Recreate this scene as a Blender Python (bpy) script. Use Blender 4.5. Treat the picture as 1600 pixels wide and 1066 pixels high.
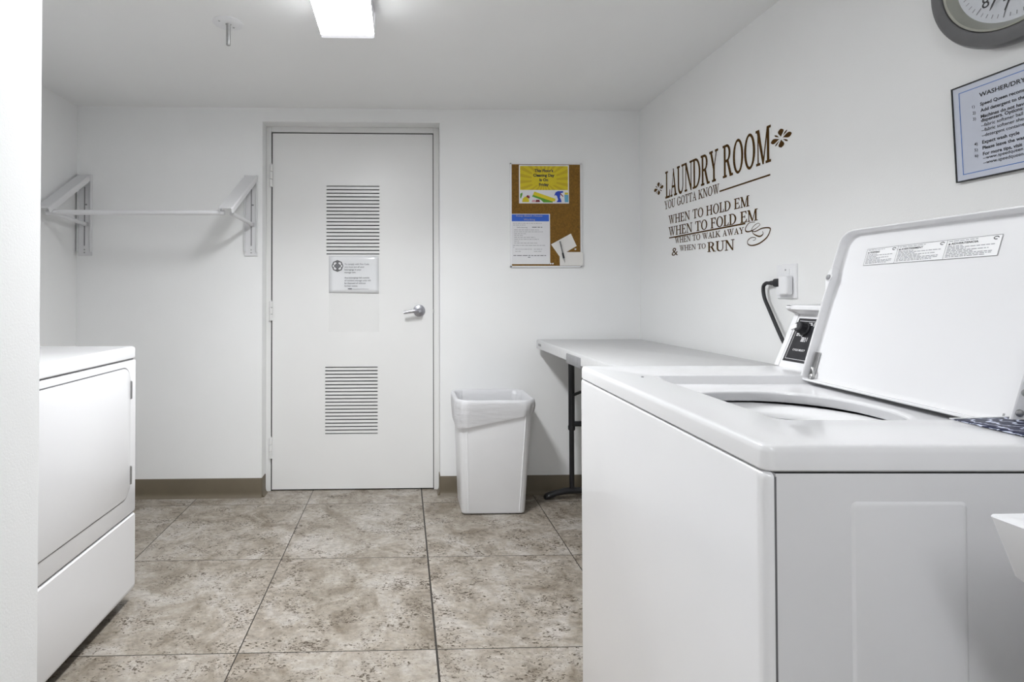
import bpy, bmesh, math, random
from mathutils import Matrix, Vector
R = math.radians
rnd = random.Random(7)
for o in list(bpy.data.objects):
    bpy.data.objects.remove(o, do_unlink=True)
S = bpy.context.scene
COL = S.collection

# ------------------------------------------------------------------ camera
F_PX, CX, CY, YAW, PITCH, ROLL, CAM_H = 865.5, 654.65, 452.1, 0.0286, 0.0134, -0.0013, 1.0916
cam = bpy.data.cameras.new('camera')
cam.sensor_fit = 'HORIZONTAL'; cam.sensor_width = 36.0
cam.lens = F_PX / 1600 * 36.0
cam.shift_x = (800 - CX) / 1600
cam.shift_y = -(533 - CY) / 1600
cam.clip_start = 0.02
camo = bpy.data.objects.new('camera', cam); COL.objects.link(camo)
cy_, sy_, cp_, sp_, cr_, sr_ = math.cos(YAW), math.sin(YAW), math.cos(PITCH), math.sin(PITCH), math.cos(ROLL), math.sin(ROLL)
ax = Vector((cy_, -sy_, 0)); fw0 = Vector((sy_, cy_, 0)); zz = Vector((0, 0, 1))
fwd = cp_ * fw0 + sp_ * zz
upv = -sp_ * fw0 + cp_ * zz
right = cr_ * ax + sr_ * upv
up = -sr_ * ax + cr_ * upv
M = Matrix.Identity(4)
for i in range(3):
    M[i][0] = right[i]; M[i][1] = up[i]; M[i][2] = -fwd[i]
M[2][3] = CAM_H
camo.matrix_world = M
S.camera = camo

# ------------------------------------------------------------------ world, exposure, lamp strengths
w = bpy.data.worlds.new('world'); S.world = w; w.use_nodes = True
w.node_tree.nodes['Background'].inputs[0].default_value = (0.75, 0.8, 0.9, 1)
w.node_tree.nodes['Background'].inputs[1].default_value = 0.3
S.view_settings.view_transform = 'Standard'
S.view_settings.look = 'None'
S.view_settings.exposure = 0.0
S.view_settings.gamma = 1.0
S.view_settings.use_curve_mapping = False
LAMP_FRONT = 33.5        # ceiling fixture in view
LAMP_FILL = 21.0         # unseen fixture added behind the camera as fill light

# room measures
XL, XR, YB, ZC, YF = -1.7727, 1.3245, 3.057, 2.1326, -1.7
YD = 3.151              # door face, set back in the wall

# ------------------------------------------------------------------ helpers
WM = {}                 # world matrix of every empty / object made here
def tag(o, label=None, cat=None, group=None, kind=None):
    if label: o['label'] = label
    if cat: o['category'] = cat
    if group: o['group'] = group
    if kind: o['kind'] = kind
    return o
def thing(name, label, cat, loc=(0, 0, 0), rotz=0.0, group=None):
    o = bpy.data.objects.new(name, None); COL.objects.link(o)
    o.empty_display_size = 0.05
    o.location = loc; o.rotation_euler = (0, 0, rotz)
    WM[o] = Matrix.Translation(Vector(loc)) @ Matrix.Rotation(rotz, 4, 'Z')
    return tag(o, label, cat, group)
def obj(name, bm, mat, parent=None, smooth=0, local=False, label=None, bevel=0.0, seg=2):
    """link bm as one mesh object; coordinates are world unless local"""
    bmesh.ops.remove_doubles(bm, verts=bm.verts, dist=1e-6)
    bmesh.ops.recalc_face_normals(bm, faces=bm.faces)
    if parent is not None and not local:
        bm.transform(WM[parent].inverted())
    me = bpy.data.meshes.new(name)
    bm.to_mesh(me); bm.free()
    o = bpy.data.objects.new(name, me); COL.objects.link(o)
    mats = mat if isinstance(mat, (list, tuple)) else [mat]
    for m_ in mats: me.materials.append(m_)
    if parent is not None:
        o.parent = parent; WM[o] = WM[parent]
    else:
        WM[o] = Matrix.Identity(4)
    if bevel:
        b = o.modifiers.new('bevel', 'BEVEL'); b.width = bevel; b.segments = seg
        b.limit_method = 'ANGLE'; b.angle_limit = R(35); b.harden_normals = True
        me.shade_smooth()
        me.set_sharp_from_angle(angle=R(45))
    elif smooth:
        me.shade_smooth(); me.set_sharp_from_angle(angle=R(smooth))
    if label: o['label'] = label
    return o
def single(name, bm, mat, label, cat, group=None, **k):
    """a thing that is one mesh, its origin at its base"""
    vs = [v.co.copy() for v in bm.verts]
    lo = [min(v[i] for v in vs) for i in range(3)]; hi = [max(v[i] for v in vs) for i in range(3)]
    org = Vector(((lo[0] + hi[0]) / 2, (lo[1] + hi[1]) / 2, lo[2]))
    bm.transform(Matrix.Translation(-org))
    o = obj(name, bm, mat, **k); o.location = org
    WM[o] = Matrix.Translation(org)
    return tag(o, label, cat, group)
def struct(name, bm, mat, **k):
    return tag(obj(name, bm, mat, **k), kind='structure')
def new(): return bmesh.new()
def face(bm, pts, mi=0):
    f = bm.faces.new([bm.verts.new(p) for p in pts]); f.material_index = mi; return f
def box(bm, x0, x1, y0, y1, z0, z1, bev=0.0, seg=2, mi=0):
    t = bmesh.new()
    bmesh.ops.create_cube(t, size=1)
    for v in t.verts:
        v.co = Vector((x0 + (v.co.x + .5) * (x1 - x0), y0 + (v.co.y + .5) * (y1 - y0), z0 + (v.co.z + .5) * (z1 - z0)))
    if bev: bmesh.ops.bevel(t, geom=t.edges[:], offset=bev, segments=seg, affect='EDGES', profile=.5)
    merge(bm, t, mi); return bm
def merge(bm, t, mi=0):
    bmesh.ops.recalc_face_normals(t, faces=t.faces)
    mp = {}
    for v in t.verts: mp[v] = bm.verts.new(v.co)
    for f in t.faces:
        try:
            g = bm.faces.new([mp[v] for v in f.verts]); g.material_index = mi
        except ValueError: pass
    t.free()
def rrect(x0, x1, y0, y1, r, n=6):
    """rounded rectangle outline; r a number or four radii (x1y1, x0y1, x0y0, x1y0)"""
    rs = r if isinstance(r, (list, tuple)) else [r] * 4
    out = []
    for k, (cx, cy, sx, sy) in enumerate(((x1, y1, -1, -1), (x0, y1, 1, -1), (x0, y0, 1, 1), (x1, y0, -1, 1))):
        q = rs[k]
        for i in range(n + 1):
            a = math.pi / 2 * (k + i / n)
            out.append((cx + sx * q + q * math.cos(a), cy + sy * q + q * math.sin(a)))
    return out
def loft(bm, loops, cap0=True, cap1=True, mi=0):
    vs = [[bm.verts.new(p) for p in L] for L in loops]
    n = len(vs[0])
    for a, b in zip(vs, vs[1:]):
        for i in range(n):
            f = bm.faces.new((a[i], a[(i + 1) % n], b[(i + 1) % n], b[i])); f.material_index = mi
    if cap0: bm.faces.new(vs[0][::-1]).material_index = mi
    if cap1: bm.faces.new(vs[-1]).material_index = mi
    return bm
def lathe(bm, prof, origin, axis, n=40, cap=True, mi=0):
    """prof: (radius, height along axis)"""
    o = Vector(origin); a = Vector(axis).normalized()
    u = a.orthogonal().normalized(); v = a.cross(u)
    loops = [[o + a * h + (u * math.cos(2 * math.pi * i / n) + v * math.sin(2 * math.pi * i / n)) * max(r, 1e-5) for i in range(n)] for r, h in prof]
    return loft(bm, loops, cap, cap, mi)
def tube(bm, pts, r, n=12, mi=0, cap=True, r1=None):
    P = [Vector(p) for p in pts]
    loops = []; u = None
    for i, p in enumerate(P):
        d = (P[min(i + 1, len(P) - 1)] - P[max(i - 1, 0)]).normalized()
        if u is None: u = d.orthogonal().normalized()
        else: u = (u - d * u.dot(d)).normalized()
        v = d.cross(u)
        rr = r if r1 is None else r + (r1 - r) * i / (len(P) - 1)
        loops.append([p + (u * math.cos(2 * math.pi * k / n) + v * math.sin(2 * math.pi * k / n)) * rr for k in range(n)])
    return loft(bm, loops, cap, cap, mi)
def smoothpath(pts, sub=8):
    P = [Vector(p) for p in pts]; out = []
    for i in range(len(P) - 1):
        p0 = P[max(i - 1, 0)]; p1 = P[i]; p2 = P[i + 1]; p3 = P[min(i + 2, len(P) - 1)]
        for k in range(sub):
            t = k / sub
            out.append(.5 * ((2 * p1) + (p2 - p0) * t + (2 * p0 - 5 * p1 + 4 * p2 - p3) * t * t + (3 * p1 - p0 - 3 * p2 + p3) * t ** 3))
    out.append(P[-1]); return out
class Plane:
    """a flat frame: origin, right, up; normal = right x up faces the viewer"""
    def __init__(s, o, r, u):
        s.o = Vector(o); s.r = Vector(r).normalized(); s.u = Vector(u).normalized(); s.n = s.r.cross(s.u)
    def p(s, x, y, h=0): return s.o + s.r * x + s.u * y + s.n * h
def prism(bm, pl, poly, h0, h1, mi=0):
    n = len(poly)
    a = [bm.verts.new(pl.p(x, y, h0)) for x, y in poly]; b = [bm.verts.new(pl.p(x, y, h1)) for x, y in poly]
    for i in range(n):
        bm.faces.new((a[i], a[(i + 1) % n], b[(i + 1) % n], b[i])).material_index = mi
    bm.faces.new(b).material_index = mi; bm.faces.new(a[::-1]).material_index = mi
def rect(x0, y0, x1, y1): return [(x0, y0), (x1, y0), (x1, y1), (x0, y1)]
def flat(bm, pl, poly, h, mi=0): face(bm, [pl.p(x, y, h) for x, y in poly], mi)
def disc(cx, cy, r, n=24, ry=None): return [(cx + r * math.cos(2 * math.pi * i / n), cy + (ry or r) * math.sin(2 * math.pi * i / n)) for i in range(n)]
# ---- lettering with the built-in font, as flat print
_tc = {}
def glyphs(s, bold=0.0):
    k = (s, bold)
    if k not in _tc:
        cu = bpy.data.curves.new('lettering', 'FONT'); cu.body = s; cu.size = 1.0; cu.offset = bold; cu.resolution_u = 3
        cu.fill_mode = 'FRONT'
        o = bpy.data.objects.new('lettering', cu); COL.objects.link(o)
        dg = bpy.context.evaluated_depsgraph_get(); dg.update()
        me = bpy.data.meshes.new_from_object(o.evaluated_get(dg))
        v = [(p.co.x, p.co.y) for p in me.vertices]; f = [tuple(p.vertices) for p in me.polygons]
        bpy.data.objects.remove(o); bpy.data.curves.remove(cu); bpy.data.meshes.remove(me)
        _tc[k] = (v, f)
    return _tc[k]
CAPH = 0.729
def text(bm, pl, s, x, y, cap, width=None, align='L', bold=0.0, h=0.0006, mi=0, dy=0.0):
    """s at x, baseline y, capital height cap; width squeezes it to fit; dy lets the line climb"""
    v, f = glyphs(s, bold)
    if not v: return
    x0 = min(a for a, _ in v); x1 = max(a for a, _ in v)
    k = cap / CAPH; kx = k if width is None else width / (x1 - x0)
    W_ = (x1 - x0) * kx
    ox = x - (0 if align == 'L' else W_ / 2 if align == 'C' else W_)
    vs = []
    for a, b in v:
        px = ox + (a - x0) * kx
        vs.append(bm.verts.new(pl.p(px, y + b * k + dy * (px - x), h)))
    for q in f:
        try: bm.faces.new([vs[i] for i in q]).material_index = mi
        except ValueError: pass
def wordbars(bm, pl, x, y, length, hgt, h=0.0006, unit=None, mi=0):
    """a line of small print too fine to read, as word-long dashes"""
    unit = unit or hgt * 2.2; e = x + length
    while x < e - unit * .3:
        wl = min(unit * rnd.uniform(.5, 1.8), e - x)
        flat(bm, pl, rect(x, y, x + wl, y + hgt), h, mi); x += wl + unit * .28

# ------------------------------------------------------------------ materials
def mat(name, color, rough=.5, metal=0.0, noise=0.0, nscale=20.0, bump=0.0, bscale=200.0, coat=0.0, spec=None, emit=None, estr=0.0):
    m = bpy.data.materials.new(name); m.use_nodes = True
    nt = m.node_tree; b = nt.nodes['Principled BSDF']
    c = tuple(color) + (1,)
    b.inputs['Base Color'].default_value = c
    b.inputs['Roughness'].default_value = rough
    b.inputs['Metallic'].default_value = metal
    if coat: b.inputs['Coat Weight'].default_value = coat; b.inputs['Coat Roughness'].default_value = .06
    if spec is not None: b.inputs['Specular IOR Level'].default_value = spec
    if emit: b.inputs['Emission Color'].default_value = tuple(emit) + (1,); b.inputs['Emission Strength'].default_value = estr
    tc = nt.nodes.new('ShaderNodeTexCoord')
    if noise:
        n = nt.nodes.new('ShaderNodeTexNoise'); n.inputs['Scale'].default_value = nscale; n.inputs['Detail'].default_value = 5
        nt.links.new(tc.outputs['Object'], n.inputs['Vector'])
        r = nt.nodes.new('ShaderNodeMapRange'); r.inputs[1].default_value = .3; r.inputs[2].default_value = .7
        r.inputs[3].default_value = 1 - noise; r.inputs[4].default_value = 1 + noise
        nt.links.new(n.outputs['Fac'], r.inputs[0])
        x = nt.nodes.new('ShaderNodeVectorMath'); x.operation = 'SCALE'; x.inputs[0].default_value = color
        nt.links.new(r.outputs[0], x.inputs['Scale']); nt.links.new(x.outputs[0], b.inputs['Base Color'])
    if bump:
        n2 = nt.nodes.new('ShaderNodeTexNoise'); n2.inputs['Scale'].default_value = bscale; n2.inputs['Detail'].default_value = 3
        nt.links.new(tc.outputs['Object'], n2.inputs['Vector'])
        bp = nt.nodes.new('ShaderNodeBump'); bp.inputs['Strength'].default_value = bump; bp.inputs['Distance'].default_value = .002
        nt.links.new(n2.outputs['Fac'], bp.inputs['Height']); nt.links.new(bp.outputs[0], b.inputs['Normal'])
    return m
M_wall = mat('wall_paint', (.90, .905, .905), .55, noise=.012, nscale=3, bump=.12, bscale=260)
M_ceil = mat('ceiling_paint', (.91, .915, .915), .7, noise=.012, nscale=2, bump=.1, bscale=220)
M_door = mat('door_enamel', (.85, .85, .845), .34, noise=.01, nscale=4, bump=.05, bscale=120)
M_frame = mat('frame_enamel', (.80, .80, .79), .38, noise=.012, nscale=5, bump=.05, bscale=150)
M_base = mat('rubber_base', (.150, .124, .086), .5, noise=.08, nscale=6, bump=.08, bscale=300)
M_dark = mat('dark_recess', (.02, .02, .02), .9, noise=.1, nscale=30)
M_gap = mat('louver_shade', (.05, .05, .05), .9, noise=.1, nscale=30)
M_app = mat('appliance_enamel', (.80, .80, .815), .22, noise=.006, nscale=4, bump=.015, bscale=90, coat=.3)
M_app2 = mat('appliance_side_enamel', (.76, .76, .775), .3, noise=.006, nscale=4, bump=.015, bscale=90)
M_plast = mat('white_plastic', (.87, .875, .895), .35, noise=.01, nscale=10, bump=.03, bscale=300)
M_table = mat('table_plastic', (.60, .60, .605), .5, noise=.02, nscale=40, bump=.12, bscale=700)
M_black = mat('black_steel', (.012, .012, .014), .35, noise=.1, nscale=40, bump=.04, bscale=400)
M_rubber = mat('black_rubber', (.015, .015, .018), .55, noise=.1, nscale=50, bump=.06, bscale=500)
M_grey = mat('grey_plastic', (.26, .26, .27), .45, noise=.05, nscale=30, bump=.05, bscale=400)
M_chrome = mat('satin_chrome', (.46, .46, .50), .3, 1.0, noise=.04, nscale=60, bump=.02, bscale=600)
M_zinc = mat('zinc_steel', (.42, .42, .42), .38, 1.0, noise=.08, nscale=80, bump=.03, bscale=600)
M_rack = mat('rack_enamel', (.76, .76, .775), .38, noise=.01, nscale=10, bump=.03, bscale=300)
M_cork = mat('cork', (.215, .106, .013), .85, noise=.28, nscale=160, bump=.3, bscale=400)
M_paper = mat('paper', (.80, .80, .82), .6, noise=.01, nscale=20, bump=.03, bscale=500)
M_card = mat('cream_card', (.84, .82, .79), .6, noise=.01, nscale=20, bump=.03, bscale=500)
M_lam = mat('laminated_paper', (.80, .81, .83), .12, noise=.01, nscale=10, bump=.1, bscale=14, coat=.6)
M_ink = mat('black_ink', (.015, .015, .02), .6, noise=.1, nscale=200)
M_navy = mat('navy_ink', (.01, .014, .05), .6, noise=.1, nscale=200)
M_soft = mat('grey_ink', (.20, .20, .22), .6, noise=.1, nscale=200)
M_fine = mat('pale_grey_ink', (.42, .42, .44), .6, noise=.1, nscale=200)
M_yel = mat('yellow_print', (.68, .55, .014), .45, noise=.03, nscale=30)
M_yel2 = mat('deep_yellow_print', (.57, .42, .012), .45, noise=.03, nscale=30)
M_blue = mat('blue_print', (.035, .13, .62), .5, noise=.03, nscale=60)
M_blue2 = mat('spray_blue_print', (.02, .06, .50), .5, noise=.04, nscale=60)
M_sky = mat('aqua_print', (.14, .40, .58), .5, noise=.04, nscale=60)
M_green = mat('green_print', (.12, .36, .03), .5, noise=.05, nscale=60)
M_lime = mat('sponge_yellow_print', (.74, .62, .02), .5, noise=.05, nscale=90)
M_red = mat('dark_red_print', (.22, .03, .04), .5, noise=.05, nscale=60)
M_pink = mat('pink_print', (.70, .36, .40), .5, noise=.05, nscale=60)
M_brown = mat('brown_vinyl', (.075, .034, .004), .7, spec=.15, noise=.15, nscale=60)
M_bluel = mat('blue_border_print', (.06, .18, .55), .5, noise=.03, nscale=60)
M_sign = mat('pale_blue_paper', (.60, .635, .73), .35, noise=.01, nscale=20, coat=.15)
M_ring = mat('grey_clock_plastic', (.135, .135, .14), .32, noise=.04, nscale=40, bump=.03, bscale=500)
M_bezel = mat('champagne_bezel', (.42, .42, .37), .3, .5, noise=.03, nscale=40)
M_dial = mat('clock_dial', (.74, .75, .80), .5, noise=.01, nscale=20)
M_panel = mat('black_control_panel', (.018, .018, .022), .28, noise=.08, nscale=80)
M_label = mat('warning_label', (.83, .83, .84), .4, noise=.01, nscale=30)
M_tub = mat('tub_plastic', (.85, .85, .86), .3, noise=.02, nscale=20)
M_drum = mat('steel_basket', (.30, .30, .31), .35, .5, noise=.05, nscale=40, bump=.1, bscale=120)
M_cap = mat('lamp_end_plastic', (.80, .80, .84), .4, noise=.01, nscale=10)

def mix_material(name, build):
    m = bpy.data.materials.new(name); m.use_nodes = True
    nt = m.node_tree; nt.nodes.clear()
    out = nt.nodes.new('ShaderNodeOutputMaterial'); nt.links.new(build(nt), out.inputs['Surface']); return m
def _glass(nt):
    t = nt.nodes.new('ShaderNodeBsdfTransparent'); t.inputs[0].default_value = (.97, .98, .98, 1)
    g = nt.nodes.new('ShaderNodeBsdfGlossy'); g.inputs['Roughness'].default_value = .02
    lw = nt.nodes.new('ShaderNodeLayerWeight'); lw.inputs[0].default_value = .25
    fr = nt.nodes.new('ShaderNodeMath'); fr.operation = 'MULTIPLY'; fr.inputs[1].default_value = .35; nt.links.new(lw.outputs['Facing'], fr.inputs[0])
    mx = nt.nodes.new('ShaderNodeMixShader')
    nt.links.new(fr.outputs[0], mx.inputs[0]); nt.links.new(t.outputs[0], mx.inputs[1]); nt.links.new(g.outputs[0], mx.inputs[2])
    return mx.outputs[0]
M_glass = mix_material('clock_glass', _glass)
def _film(nt):
    t = nt.nodes.new('ShaderNodeBsdfTransparent'); t.inputs[0].default_value = (1, 1, 1, 1)
    g = nt.nodes.new('ShaderNodeBsdfPrincipled'); g.inputs['Base Color'].default_value = (.72, .73, .71, 1); g.inputs['Roughness'].default_value = .25
    mx = nt.nodes.new('ShaderNodeMixShader'); mx.inputs[0].default_value = .035
    nt.links.new(t.outputs[0], mx.inputs[1]); nt.links.new(g.outputs[0], mx.inputs[2])
    return mx.outputs[0]
M_film = mix_material('clear_film', _film)
def _bag(nt):
    tc = nt.nodes.new('ShaderNodeTexCoord')
    n = nt.nodes.new('ShaderNodeTexNoise'); n.inputs['Scale'].default_value = 14; n.inputs['Detail'].default_value = 4
    mp = nt.nodes.new('ShaderNodeMapping'); mp.inputs['Scale'].default_value = (1, 1, 4.5)
    nt.links.new(tc.outputs['Object'], mp.inputs[0]); nt.links.new(mp.outputs[0], n.inputs['Vector'])
    b = nt.nodes.new('ShaderNodeBump'); b.inputs['Strength'].default_value = .5; b.inputs['Distance'].default_value = .006
    nt.links.new(n.outputs['Fac'], b.inputs['Height'])
    p = nt.nodes.new('ShaderNodeBsdfPrincipled'); p.inputs['Base Color'].default_value = (.86, .86, .875, 1); p.inputs['Roughness'].default_value = .3
    nt.links.new(b.outputs[0], p.inputs['Normal'])
    t = nt.nodes.new('ShaderNodeBsdfTranslucent'); t.inputs[0].default_value = (.85, .85, .87, 1)
    mx = nt.nodes.new('ShaderNodeMixShader'); mx.inputs[0].default_value = .3
    nt.links.new(p.outputs[0], mx.inputs[1]); nt.links.new(t.outputs[0], mx.inputs[2])
    return mx.outputs[0]
M_bag = mix_material('thin_white_polythene', _bag)
def lampmat(name, strength):
    def f(nt):
        e = nt.nodes.new('ShaderNodeEmission'); e.inputs[0].default_value = (.965, .982, 1, 1); e.inputs[1].default_value = strength
        return e.outputs[0]
    return mix_material(name, f)

# tiled floor: beige travertine-look porcelain, 24 inch tiles, open dark joints
TX, TY, TS = -.5074, 2.3356, .6096
def floor_material():
    m = bpy.data.materials.new('travertine_tile'); m.use_nodes = True
    nt = m.node_tree; L = nt.links.new; N = nt.nodes.new
    b = nt.nodes['Principled BSDF']
    tc = N('ShaderNodeTexCoord'); sep = N('ShaderNodeSeparateXYZ'); L(tc.outputs['Object'], sep.inputs[0])
    def mth(op, a, bb=None):
        q = N('ShaderNodeMath'); q.operation = op
        for i, v in enumerate((a, bb)):
            if v is None: continue
            if isinstance(v, (int, float)): q.inputs[i].default_value = v
            else: L(v, q.inputs[i])
        return q.outputs[0]
    tx = mth('DIVIDE', mth('SUBTRACT', sep.outputs[0], TX), TS)
    ty = mth('DIVIDE', mth('SUBTRACT', sep.outputs[1], TY), TS)
    ix, iy = mth('FLOOR', tx), mth('FLOOR', ty)
    fx, fy = mth('SUBTRACT', tx, ix), mth('SUBTRACT', ty, iy)
    ex = mth('MINIMUM', fx, mth('SUBTRACT', 1, fx)); ey = mth('MINIMUM', fy, mth('SUBTRACT', 1, fy))
    # the joint right of the door runs wider than the rest
    near1 = mth('LESS_THAN', mth('ABSOLUTE', mth('SUBTRACT', tx, 1)), .2)
    wx = mth('ADD', .0030, mth('MULTIPLY', near1, .0024))
    jx = mth('LESS_THAN', ex, wx); jy = mth('LESS_THAN', ey, .0026)
    cell = N('ShaderNodeCombineXYZ'); L(ix, cell.inputs[0]); L(iy, cell.inputs[1])
    wn = N('ShaderNodeTexWhiteNoise'); wn.noise_dimensions = '3D'; L(cell.outputs[0], wn.inputs['Vector'])
    off = N('ShaderNodeVectorMath'); off.operation = 'SCALE'; off.inputs['Scale'].default_value = 7; L(wn.outputs['Color'], off.inputs[0])
    pos = N('ShaderNodeVectorMath'); L(tc.outputs['Object'], pos.inputs[0]); L(off.outputs[0], pos.inputs[1])
    def noise(scale, detail, sx, sy, rough=.6, dist=0.0):
        mp = N('ShaderNodeMapping'); mp.inputs['Scale'].default_value = (sx, sy, 1); L(pos.outputs[0], mp.inputs[0])
        n = N('ShaderNodeTexNoise'); n.inputs['Scale'].default_value = scale; n.inputs['Detail'].default_value = detail
        n.inputs['Roughness'].default_value = rough; n.inputs['Distortion'].default_value = dist
        L(mp.outputs[0], n.inputs['Vector']); return n.outputs['Fac']
    big = noise(6.5, 8, 1, .85, .7, .6)
    ramp = N('ShaderNodeValToRGB'); L(big, ramp.inputs[0])
    e = ramp.color_ramp.elements
    e[0].position = .34; e[0].color = (.195, .162, .122, 1)
    e[1].position = .66; e[1].color = (.455, .425, .388, 1)
    k = ramp.color_ramp.elements.new(.5); k.color = (.335, .298, .25, 1)
    fine = noise(38, 5, 1, 1.5, .7)
    mr = N('ShaderNodeMapRange'); mr.inputs[1].default_value = .3; mr.inputs[2].default_value = .7; mr.inputs[3].default_value = .74; mr.inputs[4].default_value = 1.2; L(fine, mr.inputs[0])
    sc = N('ShaderNodeVectorMath'); sc.operation = 'SCALE'; L(ramp.outputs[0], sc.inputs[0]); L(mr.outputs[0], sc.inputs['Scale'])
    # little travertine pits gathered in drifts
    pit = noise(95, 3, 1, 1.7, .55, .9)
    drift = noise(9, 4, 1, 1.4, .65)
    thr = mth('ADD', .578, mth('MULTIPLY', mth('SUBTRACT', .54, drift), .62))
    pm = N('ShaderNodeMapRange'); pm.inputs[1].default_value = 0; pm.inputs[2].default_value = .035; L(mth('SUBTRACT', pit, thr), pm.inputs[0])
    mixp = N('ShaderNodeMix'); mixp.data_type = 'RGBA'; L(pm.outputs[0], mixp.inputs[0]); L(sc.outputs[0], mixp.inputs[6]); mixp.inputs[7].default_value = (.080, .060, .040, 1)
    j = mth('MAXIMUM', jx, jy)
    mixj = N('ShaderNodeMix'); mixj.data_type = 'RGBA'; L(j, mixj.inputs[0]); L(mixp.outputs[2], mixj.inputs[6]); mixj.inputs[7].default_value = (.022, .018, .014, 1)
    L(mixj.outputs[2], b.inputs['Base Color'])
    b.inputs['Roughness'].default_value = .42
    bp = N('ShaderNodeBump'); bp.inputs['Strength'].default_value = .35; bp.inputs['Distance'].default_value = .0015
    hgt = mth('SUBTRACT', mth('SUBTRACT', mth('MULTIPLY', fine, .4), pm.outputs[0]), mth('MULTIPLY', j, 2))
    L(hgt, bp.inputs['Height']); L(bp.outputs[0], b.inputs['Normal'])
    return m
M_floor = floor_material()

# ------------------------------------------------------------------ the room
T = .12
bm = new(); box(bm, XL - T, XR + T, YF - T, YB + .4, -.1, 0); struct('floor', bm, M_floor)
bm = new(); box(bm, XL - T, XR + T, YF - T, YB + .4, ZC, ZC + .1); struct('ceiling', bm, M_ceil)
bm = new(); box(bm, XL - T, XL, YF - T, YB + T, 0, ZC); struct('wall_left', bm, M_wall)
bm = new(); box(bm, XR, XR + T, YF - T, YB + T, 0, ZC); struct('wall_right', bm, M_wall)
bm = new(); box(bm, XL, XR, YF - T, YF, 0, ZC); struct('wall_front', bm, M_wall)
OX0, OX1, OZ = -.772, .204, 2.056       # opening the door is set back in
bm = new()
box(bm, XL, OX0, YB, YB + .17, 0, ZC); box(bm, OX1, XR, YB, YB + .17, 0, ZC); box(bm, OX0, OX1, YB, YB + .17, OZ, ZC)
struct('wall_back', bm, M_wall)
bm = new(); box(bm, XL, -.643, .80, 1.0, 0, ZC); struct('wall_inner', bm, M_wall)
# rubber base, coved at the foot, turned into the door recess
bm = new()
BH = .104
prof = [(0, 0), (.016, 0), (.0125, .004), (.0075, .011), (.005, .018), (.004, .03), (.004, BH - .004), (.002, BH), (0, BH)]
def cove(bm, p0, p1, n):
    p0, p1, n = Vector(p0), Vector(p1), Vector(n)
    loft(bm, [[p + n * a + zz * b for a, b in prof] for p in (p0, p1)])
cove(bm, (XL, YB, 0), (OX0 + .001, YB, 0), (0, -1, 0)); cove(bm, (OX1 - .001, YB, 0), (XR, YB, 0), (0, -1, 0))
cove(bm, (OX0, YB - .004, 0), (OX0, YD - .02, 0), (1, 0, 0)); cove(bm, (OX1, YB - .004, 0), (OX1, YD - .02, 0), (-1, 0, 0))
struct('baseboard_back', bm, M_base, smooth=30)
bm = new(); cove(bm, (XR, 1.0, 0), (XR, YB, 0), (-1, 0, 0)); struct('baseboard_right', bm, M_base, smooth=30)
bm = new(); cove(bm, (XL, 1.25, 0), (XL, YB, 0), (1, 0, 0)); struct('baseboard_left', bm, M_base, smooth=30)

# ------------------------------------------------------------------ door
DX0, DX1, DZ0, DZ1 = -.7385, .1697, .008, 2.0190
bm = new()     # hollow metal frame with a stop behind the leaf
fz = OZ
box(bm, OX0, DX0 - .0055, YD - .006, YD + .09, 0, fz); box(bm, DX1 + .004, OX1, YD - .006, YD + .09, 0, fz)
box(bm, DX0 - .0055, DX1 + .004, YD - .006, YD + .09, DZ1 + .006, fz)
struct('trim_1', bm, M_frame, bevel=.0025)
bm = new()
box(bm, DX0 - .0055, DX0, YD + .001, YD + .088, 0, DZ1 + .005); box(bm, DX1, DX1 + .004, YD + .001, YD + .088, 0, DZ1 + .005); box(bm, DX0, DX1, YD + .003, YD + .088, DZ1, DZ1 + .006); box(bm, DX0, DX1, YD + .012, YD + .088, 0, DZ0)
struct('door_gap_shade', bm, M_dark)  # dark strips standing in for the shade in the gap round the door
bm = new()
LV = [(-.4355, -.1345, 1.3343, 1.7206), (-.4413, -.1448, .3183, .6925)]
y0, y1 = YD, YD + .044
zs = [DZ0, LV[1][2] - .0025, LV[1][3] + .0025, LV[0][2] - .0025, LV[0][3] + .0025, DZ1]
box(bm, DX0, DX1, y0, y1, zs[0], zs[1]); box(bm, DX0, DX1, y0, y1, zs[2], zs[3]); box(bm, DX0, DX1, y0, y1, zs[4], zs[5])
for k, (a, b_, c, d) in enumerate(LV):
    za, zb = (zs[3], zs[4]) if k == 0 else (zs[1], zs[2])
    box(bm, DX0, a, y0, y1, za, zb); box(bm, b_, DX1, y0, y1, za, zb)
door = tag(obj('door_1', bm, M_door), kind='structure')
for k, (a, b_, c, d) in enumerate(LV):
    bm = new(); n = 19; za, zb = (zs[3], zs[4]) if k == 0 else (zs[1], zs[2])
    pitch = (d - c) / n; g = .0062
    for i in range(n):
        s0 = c + i * pitch + g / 2; s1 = s0 + pitch - g
        loft(bm, [[(x, y0, s0), (x, y0, s1), (x, y0 + .004, s1), (x, y0 + .004, s0)] for x in (a, b_)])
    lv = obj('louver', bm, M_door, door)
    bm = new(); box(bm, a, b_, y0 + .008, y0 + .014, za, zb); obj('louver_gap_shade', bm, M_gap, lv)  # black plate painting in the darkness between the slats
for z0, z1 in ((1.713, 1.842), (.958, 1.07), (.186, .305)):
    bm = new(); xx = DX0 - .005; yy = YD - .0125
    for q in range(3):
        a = z0 + (z1 - z0) * q / 3; lathe(bm, [(.0078, 0), (.0092, .0012), (.0092, (z1 - z0) / 3 - .0040), (.0078, (z1 - z0) / 3 - .0028)], (xx, yy, a), (0, 0, 1), 14)
    lathe(bm, [(.0035, 0), (.0045, .003), (.004, .005)], (xx, yy, z1 - .001), (0, 0, 1), 10)
    box(bm, xx - .010, xx, YD - .0105, YD - .0055, z0, z1)
    obj('hinge', bm, M_frame, door, smooth=40)
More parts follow.
